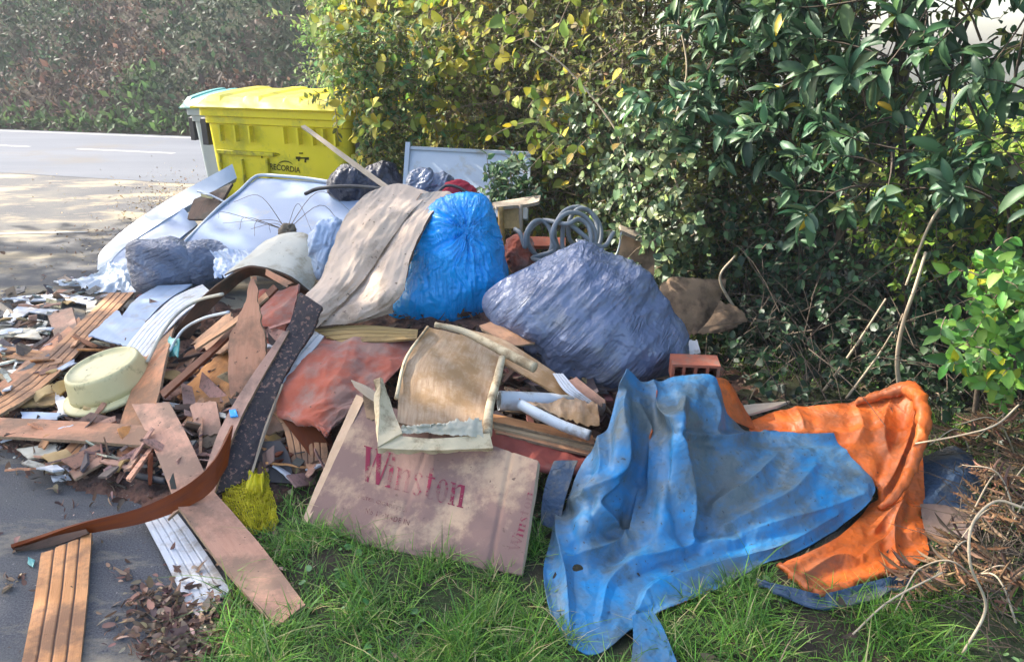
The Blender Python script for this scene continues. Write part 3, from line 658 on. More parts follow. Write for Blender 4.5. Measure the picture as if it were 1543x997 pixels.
# sunlit shrub beyond the hedge on the right
Pq = np.stack([rng.uniform(3.0, 7.5, 1500), rng.uniform(4.2, 8.5, 1500), rng.uniform(.1, 1.0, 1500)], 1)
plant("field_shrub", "sunlit lime green shrub seen through gaps in the right of the hedge", "shrub", (5, 6, 0),
      [stem(x, y, 1.2, .4, .02) for x, y in ((4.2, 5), (5.2, 6.1), (4.7, 7), (6.3, 6))], [dict(P=Pq, nr=np.tile(A([-.6, -.7, .2]), (len(Pq), 1)), L=.4, k=12, tmpl=T_SMALL, leafL=.09, asp=.55, pal=[(.28, .38, .05), (.20, .30, .05), (.38, .42, .07)], wts=[3, 3, 2])], (m_leaf, m_twig))
# bare stems and creepers leaning out of the hedge
def hstem_px(pts, r, label, name="bare_stem", mat=None, group="bare stems leaning out of the hedge"):
    o = tube(name, pts, r, mat or m_twigl, n=24, seg=6); tag(o, label, "stem", group); return o
hstem_px([(1358, 600, 3.05), (1352, 545, 3.02), (1360, 490, 3.0), (1380, 430, 3.0), (1395, 380, 3.05)], [.011, .007], "thickest upright pale bare stem behind the orange tarpaulin")
hstem_px([(1240, 590, 3.3), (1290, 520, 3.2), (1335, 450, 3.15)], [.007, .004], "straight bare stem slanting up to the right in the dark thicket")
hstem_px([(1275, 600, 3.2), (1320, 540, 3.15), (1345, 500, 3.1)], [.006, .003], "shorter bare stem slanting beside the thick one")
hstem_px([(1110, 470, 3.9), (1085, 420, 3.9), (1108, 385, 3.9)], [.009, .005], "thin forked stem over the torn brown cardboard")
hstem_px([(1035, 330, 4.3), (1010, 220, 4.4), (1035, 110, 4.5), (1020, 20, 4.6)], [.009, .005], "long wavering creeper stem left of the laurels")
hstem_px([(960, 300, 4.6), (930, 200, 4.8), (860, 110, 5.0), (800, 60, 5.1)], [.008, .004], "arching creeper stem crossing the olive hedge")
hstem_px([(1165, 60, 3.8), (1190, 30, 3.8), (1235, -20, 3.8)], [.012, .01], "brown stem among the top laurel leaves")
hstem_px([(1435, 290, 3.2), (1400, 340, 3.1), (1365, 430, 3.05)], [.008, .005], "reddish stem under the right laurel")

# tall trees left of the picture: their shade falls over the heap
def shade_tree(x, y, zc, r, n, label):
    P = unit(rng.normal(size=(n, 3))) * (r * rng.random((n, 1)) ** .4) * A([1, 1, .8]); P = P * (1 + .35 * fbm(P[:, 0], P[:, 1], P[:, 2]))[:, None] + A([x, y, zc])
    k = fbm(P[:, 0] * .9, P[:, 1] * .9, P[:, 2] * .9) > -.35; P = P[k]
    plant("oak_tree", label, "tree", (x, y, 0), [([(x, y, 0), (x + .1, y, zc * .5), (x, y + .1, zc + r * .4)], [.17, .05], 12)] + [([(x, y, zc - r * .6), (x + r * .4 * math.cos(a), y + r * .4 * math.sin(a), zc), (x + r * .8 * math.cos(a), y + r * .8 * math.sin(a), zc + .4)], [.06, .015], 10) for a in (0, 1.3, 2.4, 3.7, 5)],
          [dict(P=P, nr=unit(P - A([x, y, zc])), L=.5, k=9, tmpl=T_SMALL, leafL=.13, asp=.55, pal=[(.09, .16, .05), (.16, .20, .06), (.22, .2, .06)], wts=[3, 2, 1], r0=.01)], (m_leaf, m_twig))
shade_tree(-8.6, 8.0, 5.6, 2.6, 1100, "oak beyond the left edge whose shade falls on the near lay-by")
shade_tree(-6.6, 5.2, 5.4, 2.3, 1000, "nearer oak beyond the left edge, beside the lay-by")

# ------------------------------------------------------------------ bank cover
n = 52000
s = rng.uniform(-22, 14, n); w = rng.random(n) ** 1.2 * .62 + .0
x, y, z = bank_xyz(s, w)
patch = fbm(s * .35, w * 9, 5.); fine = fbm(s * 1.3, w * 30, 2.)
green = palette(n, [(.03, .055, .03), (.045, .075, .04), (.065, .09, .05)], [4, 3, 2], .3); brown = palette(n, [(.085, .055, .04), (.12, .075, .055), (.05, .04, .033)], [4, 3, 3], .3)
fresh = palette(n, [(.07, .12, .04)], [1], .25)
kg = (patch + .35 * fine + (w - .14) * 2.6) > 0; kf = (w < .035) & (fine > -.25) | ((fbm(s * .55, 9.1) > .45) & (w < .12))
col = np.where(kf[:, None], fresh, np.where(kg[:, None], green, brown))
d = unit(rng.normal(size=(n, 3)) + A([0, -.3, .5])); nn = unit(rng.normal(0, .5, (n, 3)) + A([rn[0], rn[1], .8]))
L = np.where(kf, .16, .12) * np.exp(rng.normal(0, .3, n))
o = leaf_mesh("bank_undergrowth", None, m_leaf, [leaf_arrays(np.stack([x, y, z + rng.uniform(0, .22, n)], 1), d, nn, L, L * .5, T_TINY, col)])
tag(o, "dark ivy, ferns and brown leaves covering the bank across the road", "undergrowth", kind="stuff")

# ------------------------------------------------------------------ grass, weeds, litter
def blades(n, x, y, z, L, Wd, col, lean):
    a = rng.uniform(0, 6.28, n); h = np.stack([np.cos(a), np.sin(a), 0 * a], 1); sd_ = np.stack([-np.sin(a), np.cos(a), 0 * a], 1)
    t = A([0, .35, .7, 1.0]); base = np.stack([x, y, z], 1)
    P = base[:, None] + h[:, None] * (lean * L)[:, None, None] * (t ** 2)[None, :, None] + A([0, 0, 1.]) * (L[:, None] * (t - .35 * lean[:, None] * t ** 2))[..., None]
    w = Wd[:, None] * A([1, .9, .6, .08])[None]
    V = np.stack([P - sd_[:, None] * w[..., None] / 2, P + sd_[:, None] * w[..., None] / 2], 2)
    F = A([(0, 1, 3, 2), (2, 3, 5, 4), (4, 5, 7, 6)]); F = (F[None] + (np.arange(n) * 8)[:, None, None]).reshape(-1, 4)
    C = np.ones((n, 8, 4)); C[..., :3] = col[:, None]
    return V.reshape(-1, 3), F, C.reshape(-1, 4)
n = 330000
x = rng.uniform(-1.0, 3.4, n); y = rng.uniform(1.3, 4.4, n)
dens = np.clip(.78 + 1.2 * fbm(x * 2.2, y * 2.2, 6.), .22, 1) * np.clip((x - edge_x(y) + .02) * 9, 0, 1)
dens *= np.where(x > .75, .6, 1.0) * np.where(y > 2.55, .35, 1.0) * np.where((x > 1.35) & (y < 2.8), .25, 1)
dens *= np.where(mound(x, y) > .05, 0, 1)
def in_poly(px, py, Q):
    c = np.zeros(len(px), bool); j = len(Q) - 1
    for i in range(len(Q)):
        (x0, y0), (x1, y1) = Q[i], Q[j]
        if y0 != y1: c ^= ((y0 > py) != (y1 > py)) & (px < (x1 - x0) * (py - y0) / (y1 - y0) + x0)
        j = i
    return c
COVER = [[(945, 560), (1385, 590), (1395, 830), (1370, 858), (1240, 895), (1170, 880), (1160, 850), (1050, 895), (965, 930), (1010, 997), (900, 1000), (850, 955), (815, 880), (825, 790)],
         [(540, 590), (458, 788), (785, 862), (810, 694)], [(268, 752), (330, 850), (412, 945), (461, 912), (388, 815), (312, 725)], [(213, 770), (290, 930), (350, 893), (262, 760)], [(335, 730), (420, 715), (418, 790), (360, 795)]]
qx, qy, _ = project(np.stack([x, y, np.full(n, .035)], 1))
for Q in COVER: dens = np.where(in_poly(qx, qy, Q), 0, dens)
k = rng.random(n) < dens; x, y = x[k], y[k]; n = len(x)
tuft = fbm(x * 5, y * 5, 3.)
L = (.054 + .050 * np.clip(tuft, -.6, 1)) * np.exp(rng.normal(0, .3, n)); L = np.where(rng.random(n) < .012, L * 1.9, L)
col = palette(n, [(.11, .25, .035), (.17, .34, .045), (.065, .16, .03), (.40, .36, .17), (.22, .36, .07)], [5, 3.4, 5, 1.3, 1], .2)
o = leaf_mesh("grass", None, leaf_mat("grass_blade", .35, .5, .3), [blades(n, x, y, np.full(n, .015), np.clip(L, .02, .2), rng.uniform(.0022, .0058, n), col, rng.uniform(.2, 1.5, n))])
tag(o, "short green grass on the verge in front of the heap", "grass", kind="stuff")
n = 5200
x = rng.uniform(-.7, 3.2, n); y = rng.uniform(1.4, 3.6, n); qx, qy, _ = project(np.stack([x, y, np.full(n, .035)], 1)); k = (fbm(x * 3, y * 3, 8.) > .12) & ~in_poly(qx, qy, COVER[0]) & (x > edge_x(y) + .1) & (mound(x, y) < .06); x, y = x[k], y[k]; n = len(x)
o = leaf_mesh("clover", None, m_ivy, [leaf_arrays(np.stack([x, y, rng.uniform(.02, .055, n)], 1), unit(rng.normal(size=(n, 3)) * A([1, 1, .3])), unit(rng.normal(0, .35, (n, 3)) + A([0, -.2, 1])), rng.uniform(.012, .034, n), rng.uniform(.012, .03, n), T_ROUND, palette(n, [(.06, .16, .05), (.10, .22, .06), (.16, .28, .10)], [3, 3, 1]), .1)])
tag(o, "low round leaved weeds among the grass", "weeds", kind="stuff")
def litter(name, label, xy, Lr, pal, wts, zr=(.006, .03)):
    n = len(xy); L = rng.uniform(*Lr, n)
    z = mound(xy[:, 0], xy[:, 1]) + rng.uniform(*zr, n)
    nn = unit(rng.normal(0, .7, (n, 3)) + A([0, 0, 1])); d = unit(rng.normal(size=(n, 3)) * A([1, 1, .35]))
    o = leaf_mesh(name, None, m_dead, [leaf_arrays(np.stack([xy[:, 0], xy[:, 1], z], 1), d, nn, L, L * rng.uniform(.25, .7, n), T_ROUND, palette(n, pal, wts, .3), rng.uniform(-1.0, 1.3, n))])
    return tag(o, label, "leaf litter", kind="stuff")
m_dead = leaf_mat("dead_leaf", .1, .8, .15)
DEAD = [(.24, .145, .10), (.34, .23, .15), (.13, .085, .065), (.44, .33, .23), (.21, .12, .09)]
def px_pts(n, cx, cy, sx, sy): return A([S(cx + sx * rng.normal(), cy + sy * rng.normal())[:2] for _ in range(n)])
litter("leaf_litter", "brown dead leaves in a drift at the edge of the asphalt, lower left", np.concatenate([px_pts(620, 275, 955, 44, 36), px_pts(260, 330, 965, 30, 24), px_pts(260, 480, 850, 60, 28), px_pts(60, 225, 905, 20, 16)]), (.014, .042), DEAD, [4, 3, 4, 2, 3])
litter("leaf_litter", "dead leaves scattered thinly over the lay-by", np.concatenate([np.stack([rng.uniform(-5, -.6, 420), rng.uniform(1.6, 7.5, 420)], 1), px_pts(14, 180, 870, 14, 12), px_pts(18, 15, 875, 20, 10), px_pts(30, 120, 765, 40, 30)]), (.012, .045), DEAD, [4, 3, 4, 2, 3], (.004, .015))
litter("leaf_litter", "straw coloured leaves and chaff drifted beside the containers", np.concatenate([px_pts(800, 258, 305, 30, 20), px_pts(200, 170, 370, 45, 18), px_pts(140, 180, 310, 60, 26)]), (.012, .035), [(.34, .26, .16), (.24, .17, .10), (.12, .08, .06), (.45, .36, .22)], [4, 3, 3, 2], (.003, .02))
litter("leaf_litter", "crumbled dark rubbish and leaves round the splintered boards at the left", np.concatenate([px_pts(700, 60, 570, 80, 55), px_pts(500, 150, 690, 80, 24), px_pts(600, 300, 600, 60, 60)]), (.012, .05), DEAD + [(.40, .36, .30), (.05, .045, .045)], [4, 3, 4, 2, 3, 1.6, 3], (.002, .03))
litter("leaf_litter", "dark leaf mould under the grass", np.stack([rng.uniform(-.6, 3.2, 6500), rng.uniform(1.4, 4.4, 6500)], 1), (.02, .055), [(.10, .07, .05), (.17, .11, .07), (.06, .045, .035)], [4, 2, 4], (.012, .035))
# dry bracken, lower right
def bracken(base, tip, label, L=.0, n=22, fl=.10, droop=.3, mat=None):
    t = thing("bracken_frond", label, "fern", base, "dry bracken at the right of the tarpaulin")
    base = A(base, float); tip = A(tip, float); mid = (base + tip) / 2 + A([0, 0, .12])
    P = catmull(A([base, mid, tip]), np.linspace(0, 1, 30)); V, F = tube_vf(P, [.004, .0015], 5); mk("stalk", V, F, m_twigl, t)
    arr = []; T = unit(np.gradient(P, axis=0)); sdv = unit(np.cross(T, A([0, 0, 1.])))
    for i in range(5, 30, 2):
        f = fl * math.sin(min(1, (30 - i) / 24) * 1.5) + .012
        for sg in (-1, 1):
            dd = unit(sdv[i] * sg + T[i] * rng.uniform(.2, .7) + A([0, 0, -.2]) + rng.normal(0, .18, 3)); ff = f * rng.uniform(.7, 1.2)
            arr.append(leaf_arrays(P[i][None], dd[None], unit(np.cross(dd, T[i]) * sg * -1 + rng.normal(0, .25, 3))[None], A([ff]), A([ff * .10]), T_SMALL, palette(1, [(.17, .095, .05), (.24, .15, .09), (.10, .06, .04)], [3, 2, 2], .2), A([rng.uniform(-.1, .5)])))
            k = 6; tt = np.linspace(.2, .95, k)
            for s2 in (-1, 1):
                dl = unit(T[i] * s2 + dd * .8 + rng.normal(0, .2, (k, 3))); l = ff * .24 * (1.15 - tt)
                arr.append(leaf_arrays(P[i] + dd * (tt * ff)[:, None], dl, unit(np.cross(dd, T[i]) + rng.normal(0, .3, (k, 3))), l, l * .4, T_TINY, palette(k, [(.18, .10, .05), (.25, .16, .09)], [3, 2], .2), .1))
    leaf_mesh("leaflets", t, m_dead, arr)
frs = [((1530, 760), (1395, 905), 2.0), ((1540, 700), (1440, 640), 2.6), ((1500, 690), (1510, 610), 2.7), ((1545, 820), (1450, 700), 2.35), ((1560, 900), (1420, 960), 1.95), ((1480, 830), (1380, 960), 1.95),
       ((1470, 700), (1400, 670), 2.55), ((1560, 760), (1500, 850), 2.15), ((1500, 900), (1330, 930), 2.0), ((1570, 640), (1470, 660), 2.6), ((1540, 950), (1440, 880), 2.0), ((1450, 800), (1520, 720), 2.4), ((1580, 700), (1490, 780), 2.3), ((1400, 880), (1330, 1000), 1.85)]
lab = ["at the foot of the orange tarpaulin", "reaching left over the blue grey cloth", "standing up under the sapling", "hanging over the end of the cloth", "lying low in the lower right corner", "lying on the grass near the corner", "on top of the blue grey cloth", "beside the white looping stem", "pointing left across the grass", "highest at the right edge", "in the bottom right corner", "between the cloth and the right edge", "behind the white looping stem", "lowest, over the long grass"]
for (a, b, Y), l in zip(frs, lab):
    pa = S(*a); pb = W(b[0], b[1], Y); pb[2] = max(pb[2], .05); bracken((pa[0], pa[1], .01), pb, "dry brown bracken frond " + l)
n = 620; xy = px_pts(n, 1500, 790, 40, 110)
V, F = [], []
P, T, V, F = twig_arrays(np.stack([xy[:, 0], xy[:, 1], rng.uniform(.0, .14, n)], 1), unit(rng.normal(size=(n, 3)) * A([1, 1, .45])), rng.uniform(.06, .3, n), .1, .0022, .001)
tag(mk("dead_stems", V, F, m_bark), "tangle of fine dead brown stems to the right of the tarpaulin", "undergrowth", kind="stuff")
n = 420; xy = np.stack([rng.uniform(1.2, 3.0, n), rng.uniform(2.9, 4.4, n)], 1)
P, T, V, F = twig_arrays(np.stack([xy[:, 0], xy[:, 1], rng.uniform(.0, .5, n)], 1), unit(rng.normal(size=(n, 3)) + A([0, 0, .6])), rng.uniform(.15, .6, n), .2, .003, .0012)
tag(mk("dead_stems", V, F, m_bark), "bare grey twigs in the shade under the laurels", "undergrowth", kind="stuff")
def whip(pts, r, label): tag(tube("dry_stem", pts, r, m_twigl, seg=6, n=40), label, "stem", "single pale stems at the lower right")
whip([(1450, 985, .02), (1485, 915, .12), (1462, 850, .25), (1465, 790, .35), (1500, 755, .4), (1543, 765, .4)], .004, "pale stem looping up in a bow at the lower right")
whip([(1285, 955, .02), (1340, 905, .08), (1420, 862, .15)], .003, "thin dry stalk leaning across the grass below the orange tarpaulin")
whip([(1380, 668, .35), (1450, 655, .45), (1500, 640, .5), (1535, 610, .5)], .003, "thin dry stalk above the blue grey cloth")
for i, (cx, cy, Y) in enumerate([(1530, 935, 2.0)]):
    n = 60; Pq = A([W(cx + 22 * rng.normal(), cy + 25 * rng.normal(), Y + .05 * rng.normal()) for _ in range(n)])
    plant("weed_seedling", "green round leaved weed in the lower right corner", "weed", (Pq[:, 0].mean(), Pq[:, 1].mean(), 0), [], [dict(P=Pq, nr=np.tile(A([0, -.7, .3]), (n, 1)), L=.03, k=3, tmpl=T_ROUND, leafL=.035, asp=.8, pal=[(.10, .25, .06), (.16, .32, .08)], wts=[1, 1], r0=.001)], (m_ivy, m_twig))

# ------------------------------------------------------------------ helpers for the rubbish
def grooves(n, depth=.003, w=.10):
    def f(s, t, U, V, P):
        x = (V * n) % 1.0; d = np.abs(x - .5); return -depth * np.clip((d - (.5 - w)) / w, 0, 1) ** .5 * ((V > .5 / n) & (V < 1 - .5 / n))
    return f
def warp(a=.004, k=6, g=None, seed=0):
    def f(s, t, U, V, P):
        r = a * fbm(s * k, t * k, seed + .3, 3)
        return r + (g(s, t, U, V, P) if g else 0)
    return f
def dense(v): return v
def board(label, L, Rr, mat, n=0, th=.010, rag=(0, 0), side=(0, 0), name="board", cat="board", group=None, lift=.03, seed=0, w=.003, nu=46, lin=0, gd=.003, parent=None):
    L = [p if len(p) > 2 else (p[0], p[1], lift) for p in L]; Rr = [p if len(p) > 2 else (p[0], p[1], lift) for p in Rr]
    C = [[a, b] for a, b in zip(L, Rr)]
    nv = (n * 14 + 1) if n else 14
    gm = (lambda V: (np.abs(((V * n) % 1.0) - .5) > .43) & (V > .5 / n) & (V < 1 - .5 / n)) if n and mat is not m_whitepvc else None
    s = sheet(name, C, nu, nv, th, [mat, mat, m_rawedge] if mat in (m_pink, m_orange) else mat, parent, warp(w, 7, grooves(n, gd) if n else None, seed), (lin, 0), rag, side, seed, groove_mask=gm)
    if parent is None: tag(s.o, label, cat, group)
    return s
def inv(s, px, py, it=14):
    px = A(px, float); py = A(py, float); u = np.full(len(px), .5); v = np.full(len(px), .5); e = 1e-3
    for _ in range(it):
        a = project(at(s, u, v, 0)); b = project(at(s, u + e, v, 0)) if False else None
        ue = np.where(u > .5, -e, e); ve = np.where(v > .5, -e, e)
        pu = project(at(s, u + ue, v, 0)); pv = project(at(s, u, v + ve, 0))
        J00 = (pu[0] - a[0]) / ue; J10 = (pu[1] - a[1]) / ue; J01 = (pv[0] - a[0]) / ve; J11 = (pv[1] - a[1]) / ve
        rx = px - a[0]; ry = py - a[1]; D = J00 * J11 - J01 * J10
        u = np.clip(u + .8 * (rx * J11 - ry * J01) / D, 0, 1); v = np.clip(v + .8 * (J00 * ry - J10 * rx) / D, 0, 1)
    return u, v
def text_vf(txt, bold=0.0, sp=1.0):
    c = bpy.data.curves.new("t", 'FONT'); c.body = txt; c.offset = bold; c.space_character = sp; c.resolution_u = 3
    o = bpy.data.objects.new("t", c); COL.objects.link(o); bpy.context.view_layer.update()
    me = bpy.data.meshes.new_from_object(o.evaluated_get(bpy.context.evaluated_depsgraph_get()))
    V = A([v.co[:2] for v in me.vertices]); F = [tuple(p.vertices) for p in me.polygons]
    bpy.data.objects.remove(o); bpy.data.curves.remove(c); bpy.data.meshes.remove(me)
    V -= V.min(0); V /= V.max(0); return V, F
def bil(V, TL, TR, BL, BR):
    TL, TR, BL, BR = map(lambda q: A(q, float), (TL, TR, BL, BR)); x = V[:, :1]; y = V[:, 1:2]
    return (BL * (1 - x) + BR * x) * (1 - y) + (TL * (1 - x) + TR * x) * y
def decal(name, V, F, quad, surf, mat, parent, off=.0015):
    q = bil(V, *quad); u, v = inv(surf, q[:, 0], q[:, 1])
    return mk(name, at(surf, u, v, off), F, mat, parent, smooth=False)
def print_mat(name, c, wear=.5, sc=40, dsc=6):
    m, nt, p = new_mat(name); p.inputs["Roughness"].default_value = .9; p.inputs["Specular IOR Level"].default_value = .1
    tc = nt.nodes.new("ShaderNodeTexCoord"); n = noise_node(nt, tc.outputs["Object"], sc, 6, .8); n2 = noise_node(nt, tc.outputs["Object"], dsc, 4, .6)
    ad = nt.nodes.new("ShaderNodeMath"); ad.operation = 'ADD'; nt.links.new(n.outputs[0], ad.inputs[0]); nt.links.new(n2.outputs[0], ad.inputs[1])
    r = ramp(nt, ad.outputs[0], 1.22 - wear * .45, 1.42 - wear * .45, (.85, .85, .85), (.15, .15, .15)); nt.links.new(r.outputs[0], p.inputs["Alpha"])
    p.inputs["Base Color"].default_value = rgba(c); return m

# ------------------------------------------------------------------ rubble heap underneath
xs = np.linspace(-3.0, 1.5, 200); ysx = np.linspace(2.3, 5.4, 150)
Xm, Ym = np.meshgrid(xs, ysx, indexing='ij'); Zm = mound(Xm, Ym); Zm = np.where(Zm > .015, Zm + .035 * fbm(Xm * 8, Ym * 8, 1.), -.03)
idx = np.arange(Xm.size).reshape(Xm.shape); F = np.stack([idx[:-1, :-1].ravel(), idx[1:, :-1].ravel(), idx[1:, 1:].ravel(), idx[:-1, 1:].ravel()], 1)
keep = (Zm.ravel()[F] > -.02).any(1)
m_heap = M("crushed_debris", (.13, .075, .055), (.06, .04, .035), sc=14, rough=1, bump=1, bsc=60, bdist=.02, dirt=(.24, .12, .08), damt=.5, dsc=9, specks=(.34, .26, .2), ssc=45, sth=.67)
tag(mk("rubble", np.stack([Xm, Ym, Zm], -1).reshape(-1, 3), F[keep], m_heap), "crushed brown debris packed under the boards and bags", "rubble", kind="stuff")
def shards(name, label, xy, mats_pal, lr, zr, mat, asp=(.12, .5)):
    n = len(xy); L = rng.uniform(*lr, n); d = unit(rng.normal(size=(n, 3)) * A([1, 1, .35])); nn = unit(rng.normal(0, .5, (n, 3)) + A([0, -.2, 1])); sd_ = np.cross(d, unit(nn - d * (nn * d).sum(1, keepdims=True)))
    nn = np.cross(sd_, d); w = L * rng.uniform(*asp, n); t = rng.uniform(.004, .012, n)
    c = np.stack([xy[:, 0], xy[:, 1], mound(xy[:, 0], xy[:, 1]) + rng.uniform(*zr, n)], 1); V = []
    jit = rng.uniform(.7, 1.15, (n, 4))
    for sz in (-.5, .5):
        for k, (a, b) in enumerate(((-.5, -.5), (.5, -.5), (.5, .5), (-.5, .5))):
            V.append(c + d * (a * L * jit[:, k])[:, None] + sd_ * (b * w)[:, None] + nn * (sz * t)[:, None])
    V = np.stack(V, 1); F = A([(0, 3, 2, 1), (4, 5, 6, 7), (0, 1, 5, 4), (1, 2, 6, 5), (2, 3, 7, 6), (3, 0, 4, 7)]); F = (F[None] + (np.arange(n) * 8)[:, None, None]).reshape(-1, 4)
    C = np.ones((n, 8, 4)); C[..., :3] = palette(n, *mats_pal, .25)[:, None]
    return tag(mk(name, V.reshape(-1, 3), F, mat, None, False, None, None, C.reshape(-1, 4)), label, "debris", kind="stuff")
m_shard, nt, p = new_mat("splintered_bits"); a_ = nt.nodes.new("ShaderNodeAttribute"); a_.attribute_name = "tint"
tc = nt.nodes.new("ShaderNodeTexCoord"); nn_ = noise_node(nt, tc.outputs["Object"], 50, 5, .7); nt.links.new(mixc(nt, ramp(nt, nn_.outputs[0], .5, .7).outputs[0], a_.outputs[0], (.09, .065, .05)), p.inputs["Base Color"]); p.inputs["Roughness"].default_value = .85
PINKS = ([(.42, .24, .17), (.5, .29, .17), (.3, .16, .11), (.16, .1, .08), (.45, .4, .3), (.07, .06, .06), (.5, .5, .48)], [4, 3, 4, 4, 1.2, 2.5, .4])
shards("splinters", "heaped splinters and broken chips of pink board among the larger boards", np.concatenate([px_pts(150, 320, 570, 70, 70), px_pts(80, 440, 640, 50, 45), px_pts(50, 200, 695, 90, 12)]), PINKS, (.05, .26), (.01, .07), m_shard, (.05, .3))
shards("splinters", "pale chips and crumbled board at the left end of the heap", np.concatenate([px_pts(90, 40, 530, 50, 45), px_pts(50, 90, 460, 50, 12), px_pts(16, 150, 425, 50, 8)]), ([(.5, .46, .38), (.36, .3, .22), (.2, .14, .1), (.5, .5, .47), (.42, .26, .18), (.08, .07, .07)], [4, 3, 3, 2, 2, 3]), (.02, .13), (.005, .06), m_shard)
shards("splinters", "dark scraps wedged behind the white pipe", np.stack([rng.uniform(-.4, .75, 380), rng.uniform(2.75, 3.5, 380)], 1), ([(.12, .07, .05), (.25, .1, .07), (.3, .2, .13), (.06, .05, .05)], [4, 2, 2, 3]), (.04, .2), (.0, .08), m_shard)

# ------------------------------------------------------------------ containers
def rrect(w, d, r, n=6):
    pts = []
    for cx, cy, a0 in ((w - r, r, -90), (w - r, d - r, 0), (r, d - r, 90), (r, r, 180)):
        for k in range(n + 1):
            a = math.radians(a0 + 90 * k / n); pts.append((cx + r * math.cos(a), cy + r * math.sin(a)))
    return pts
def loft(secs):
    k = len(secs[0]); V = [p for s in secs for p in s]; F = []
    for i in range(len(secs) - 1):
        for j in range(k): F.append((i * k + j, i * k + (j + 1) % k, (i + 1) * k + (j + 1) % k, (i + 1) * k + j))
    F.append(tuple(range(k))[::-1]); F.append(tuple((len(secs) - 1) * k + j for j in range(k))); return V, F
def container(label, O, ex, w, d, hb, cols, detail=True, lid_h=.07):
    ex = unit(A(ex)); ey = A([-ex[1], ex[0]]); O = A(O, float)
    T = lambda V: A([(O[0] + ex[0] * x + ey[0] * y, O[1] + ex[1] * x + ey[1] * y, z) for x, y, z in V])
    t = thing("rubbish_container", label, "container", (O[0] + ex[0] * w / 2 + ey[0] * d / 2, O[1] + ex[1] * w / 2 + ey[1] * d / 2, 0))
    mb, ml = cols
    def sec(ins, z, r=.08): return [(x + ins, y + ins, z) for x, y in rrect(w - 2 * ins, d - 2 * ins, r)]
    V, F = loft([sec(.12, .14), sec(.09, .17), sec(.07, .55), sec(.05, hb - .16), sec(.055, hb - .155), sec(.03, hb - .15), sec(.03, hb - .09), sec(-.0, hb - .085), sec(0, hb), sec(.02, hb)])
    bevel(mk("body", T(V), F, mb, t, smooth=False), .006, 2)
    # lid: low at the front, arched towards the back, edges turned down
    nu, nv = 40, 16; L = []
    for i in range(nu):
        for j in range(nv):
            x = -.025 + (w + .05) * i / (nu - 1); y = -.04 + (d + .06) * j / (nv - 1)
            e = min(1, min(i, nu - 1 - i) / 2.0) * min(1, min(j, nv - 1 - j) / 1.5)
            z = hb + .015 + e * (.045 + lid_h * math.sin(min(1, (y + .04) / d * .75) * math.pi * .62)) - (1 - e) * .02 
            z += .016 * (1 if (i % 10) in (3, 4, 5, 6) and 1 < j < 14 else 0)
            L.append((x, y, z))
    F = [(i * nv + j, (i + 1) * nv + j, (i + 1) * nv + j + 1, i * nv + j + 1) for i in range(nu - 1) for j in range(nv - 1)]
    lid = mk("lid", T(L), F, ml, t, smooth=False); bv_ = lid.modifiers.new("bevel", "BEVEL"); bv_.width = .006; bv_.segments = 2; s = lid.modifiers.new("thickness", 'SOLIDIFY'); s.thickness = .02; s.offset = -1
    if detail:
        lv = [box_vf(x, x + .02, -.014, .04, hb - .30, hb - .16) for x in (.25, .42, .58, .95, 1.1, 1.25, 1.36, 1.48) if x < w - .1]
        [bevel(mk("rib", T(v_), f_, mb, t, smooth=False), .004) for v_, f_ in lv]
        fr = [box_vf(.16, .80, .025, .07, hb - .42, hb - .385), box_vf(.16, .18, .035, .11, .3, hb - .42), box_vf(.42, .435, .035, .11, .3, hb - .46), box_vf(.70, .725, .03, .11, .3, hb - .44)]
        [bevel(mk("raised_edge", T(v_), f_, m_yeldk, t, smooth=False), .004) for v_, f_ in fr]
        hv = [box_vf(.12 + .3 * k, .2 + .3 * k, d - .01, d + .07, hb - .04, hb + .1) for k in range(5) if .2 + .3 * k < w]
        [mk("hinge", T(v_), f_, mb, t, smooth=False) for v_, f_ in hv]
    V, F = join([tube_vf([(-.10, .18, hb - .16), (.02, .18, hb - .16)], .045, 12), box_vf(-.06, .01, .10, .26, hb - .36, hb - .12)])
    bevel(mk("lifting_trunnion", T(V), F, m_black, t, smooth=False), .006)
    V, F = join([tube_vf([(w + .10, .18, hb - .16), (w - .02, .18, hb - .16)], .045, 12), box_vf(w - .01, w + .06, .10, .26, hb - .36, hb - .12)])
    mk("lifting_trunnion", T(V), F, m_black, t, smooth=False)
    for x, y in ((.22, .22), (w - .22, .22), (.22, d - .22), (w - .22, d - .22)):
        V, F = tube_vf([(x - .03, y, .09), (x + .03, y, .09)], .09, 18); mk("wheel", T(V), F, m_black, t, smooth=False)
    return t, T
m_yel = M("yellow_plastic", (.76, .63, .02), (.68, .56, .016), sc=1.5, rough=.45, bump=.05, dirt=(.48, .43, .03), damt=.28, dsc=3, specks=(.25, .22, .03), ssc=30, sth=.71)
m_yeldk = M("yellow_plastic_dark", (.62, .54, .016), (.5, .43, .014), sc=5, rough=.55, bump=.1, dirt=(.28, .24, .03), damt=.4, dsc=8)  # darker yellow for the raised edges on the front
m_teal = M("teal_plastic", (.10, .34, .32), (.08, .28, .26), sc=3, rough=.45, bump=.05)
m_grybin = M("grey_plastic", (.34, .39, .40), (.29, .33, .34), sc=3, rough=.5, bump=.05)
BA = A([-2.86, 7.25]); BB = A([-1.36, 6.62]); bw = np.linalg.norm(BB - BA)
bin_, BT = container("yellow wheeled recycling container with a ribbed lid, half buried behind the heap", BA, BB - BA, bw, .85, 1.16, (m_yel, m_yel))
container("grey container with a teal lid, mostly hidden behind the yellow one", (-3.50, 8.55), (1, -.5), .7, .6, 1.07, (m_grybin, m_teal), False, .1)
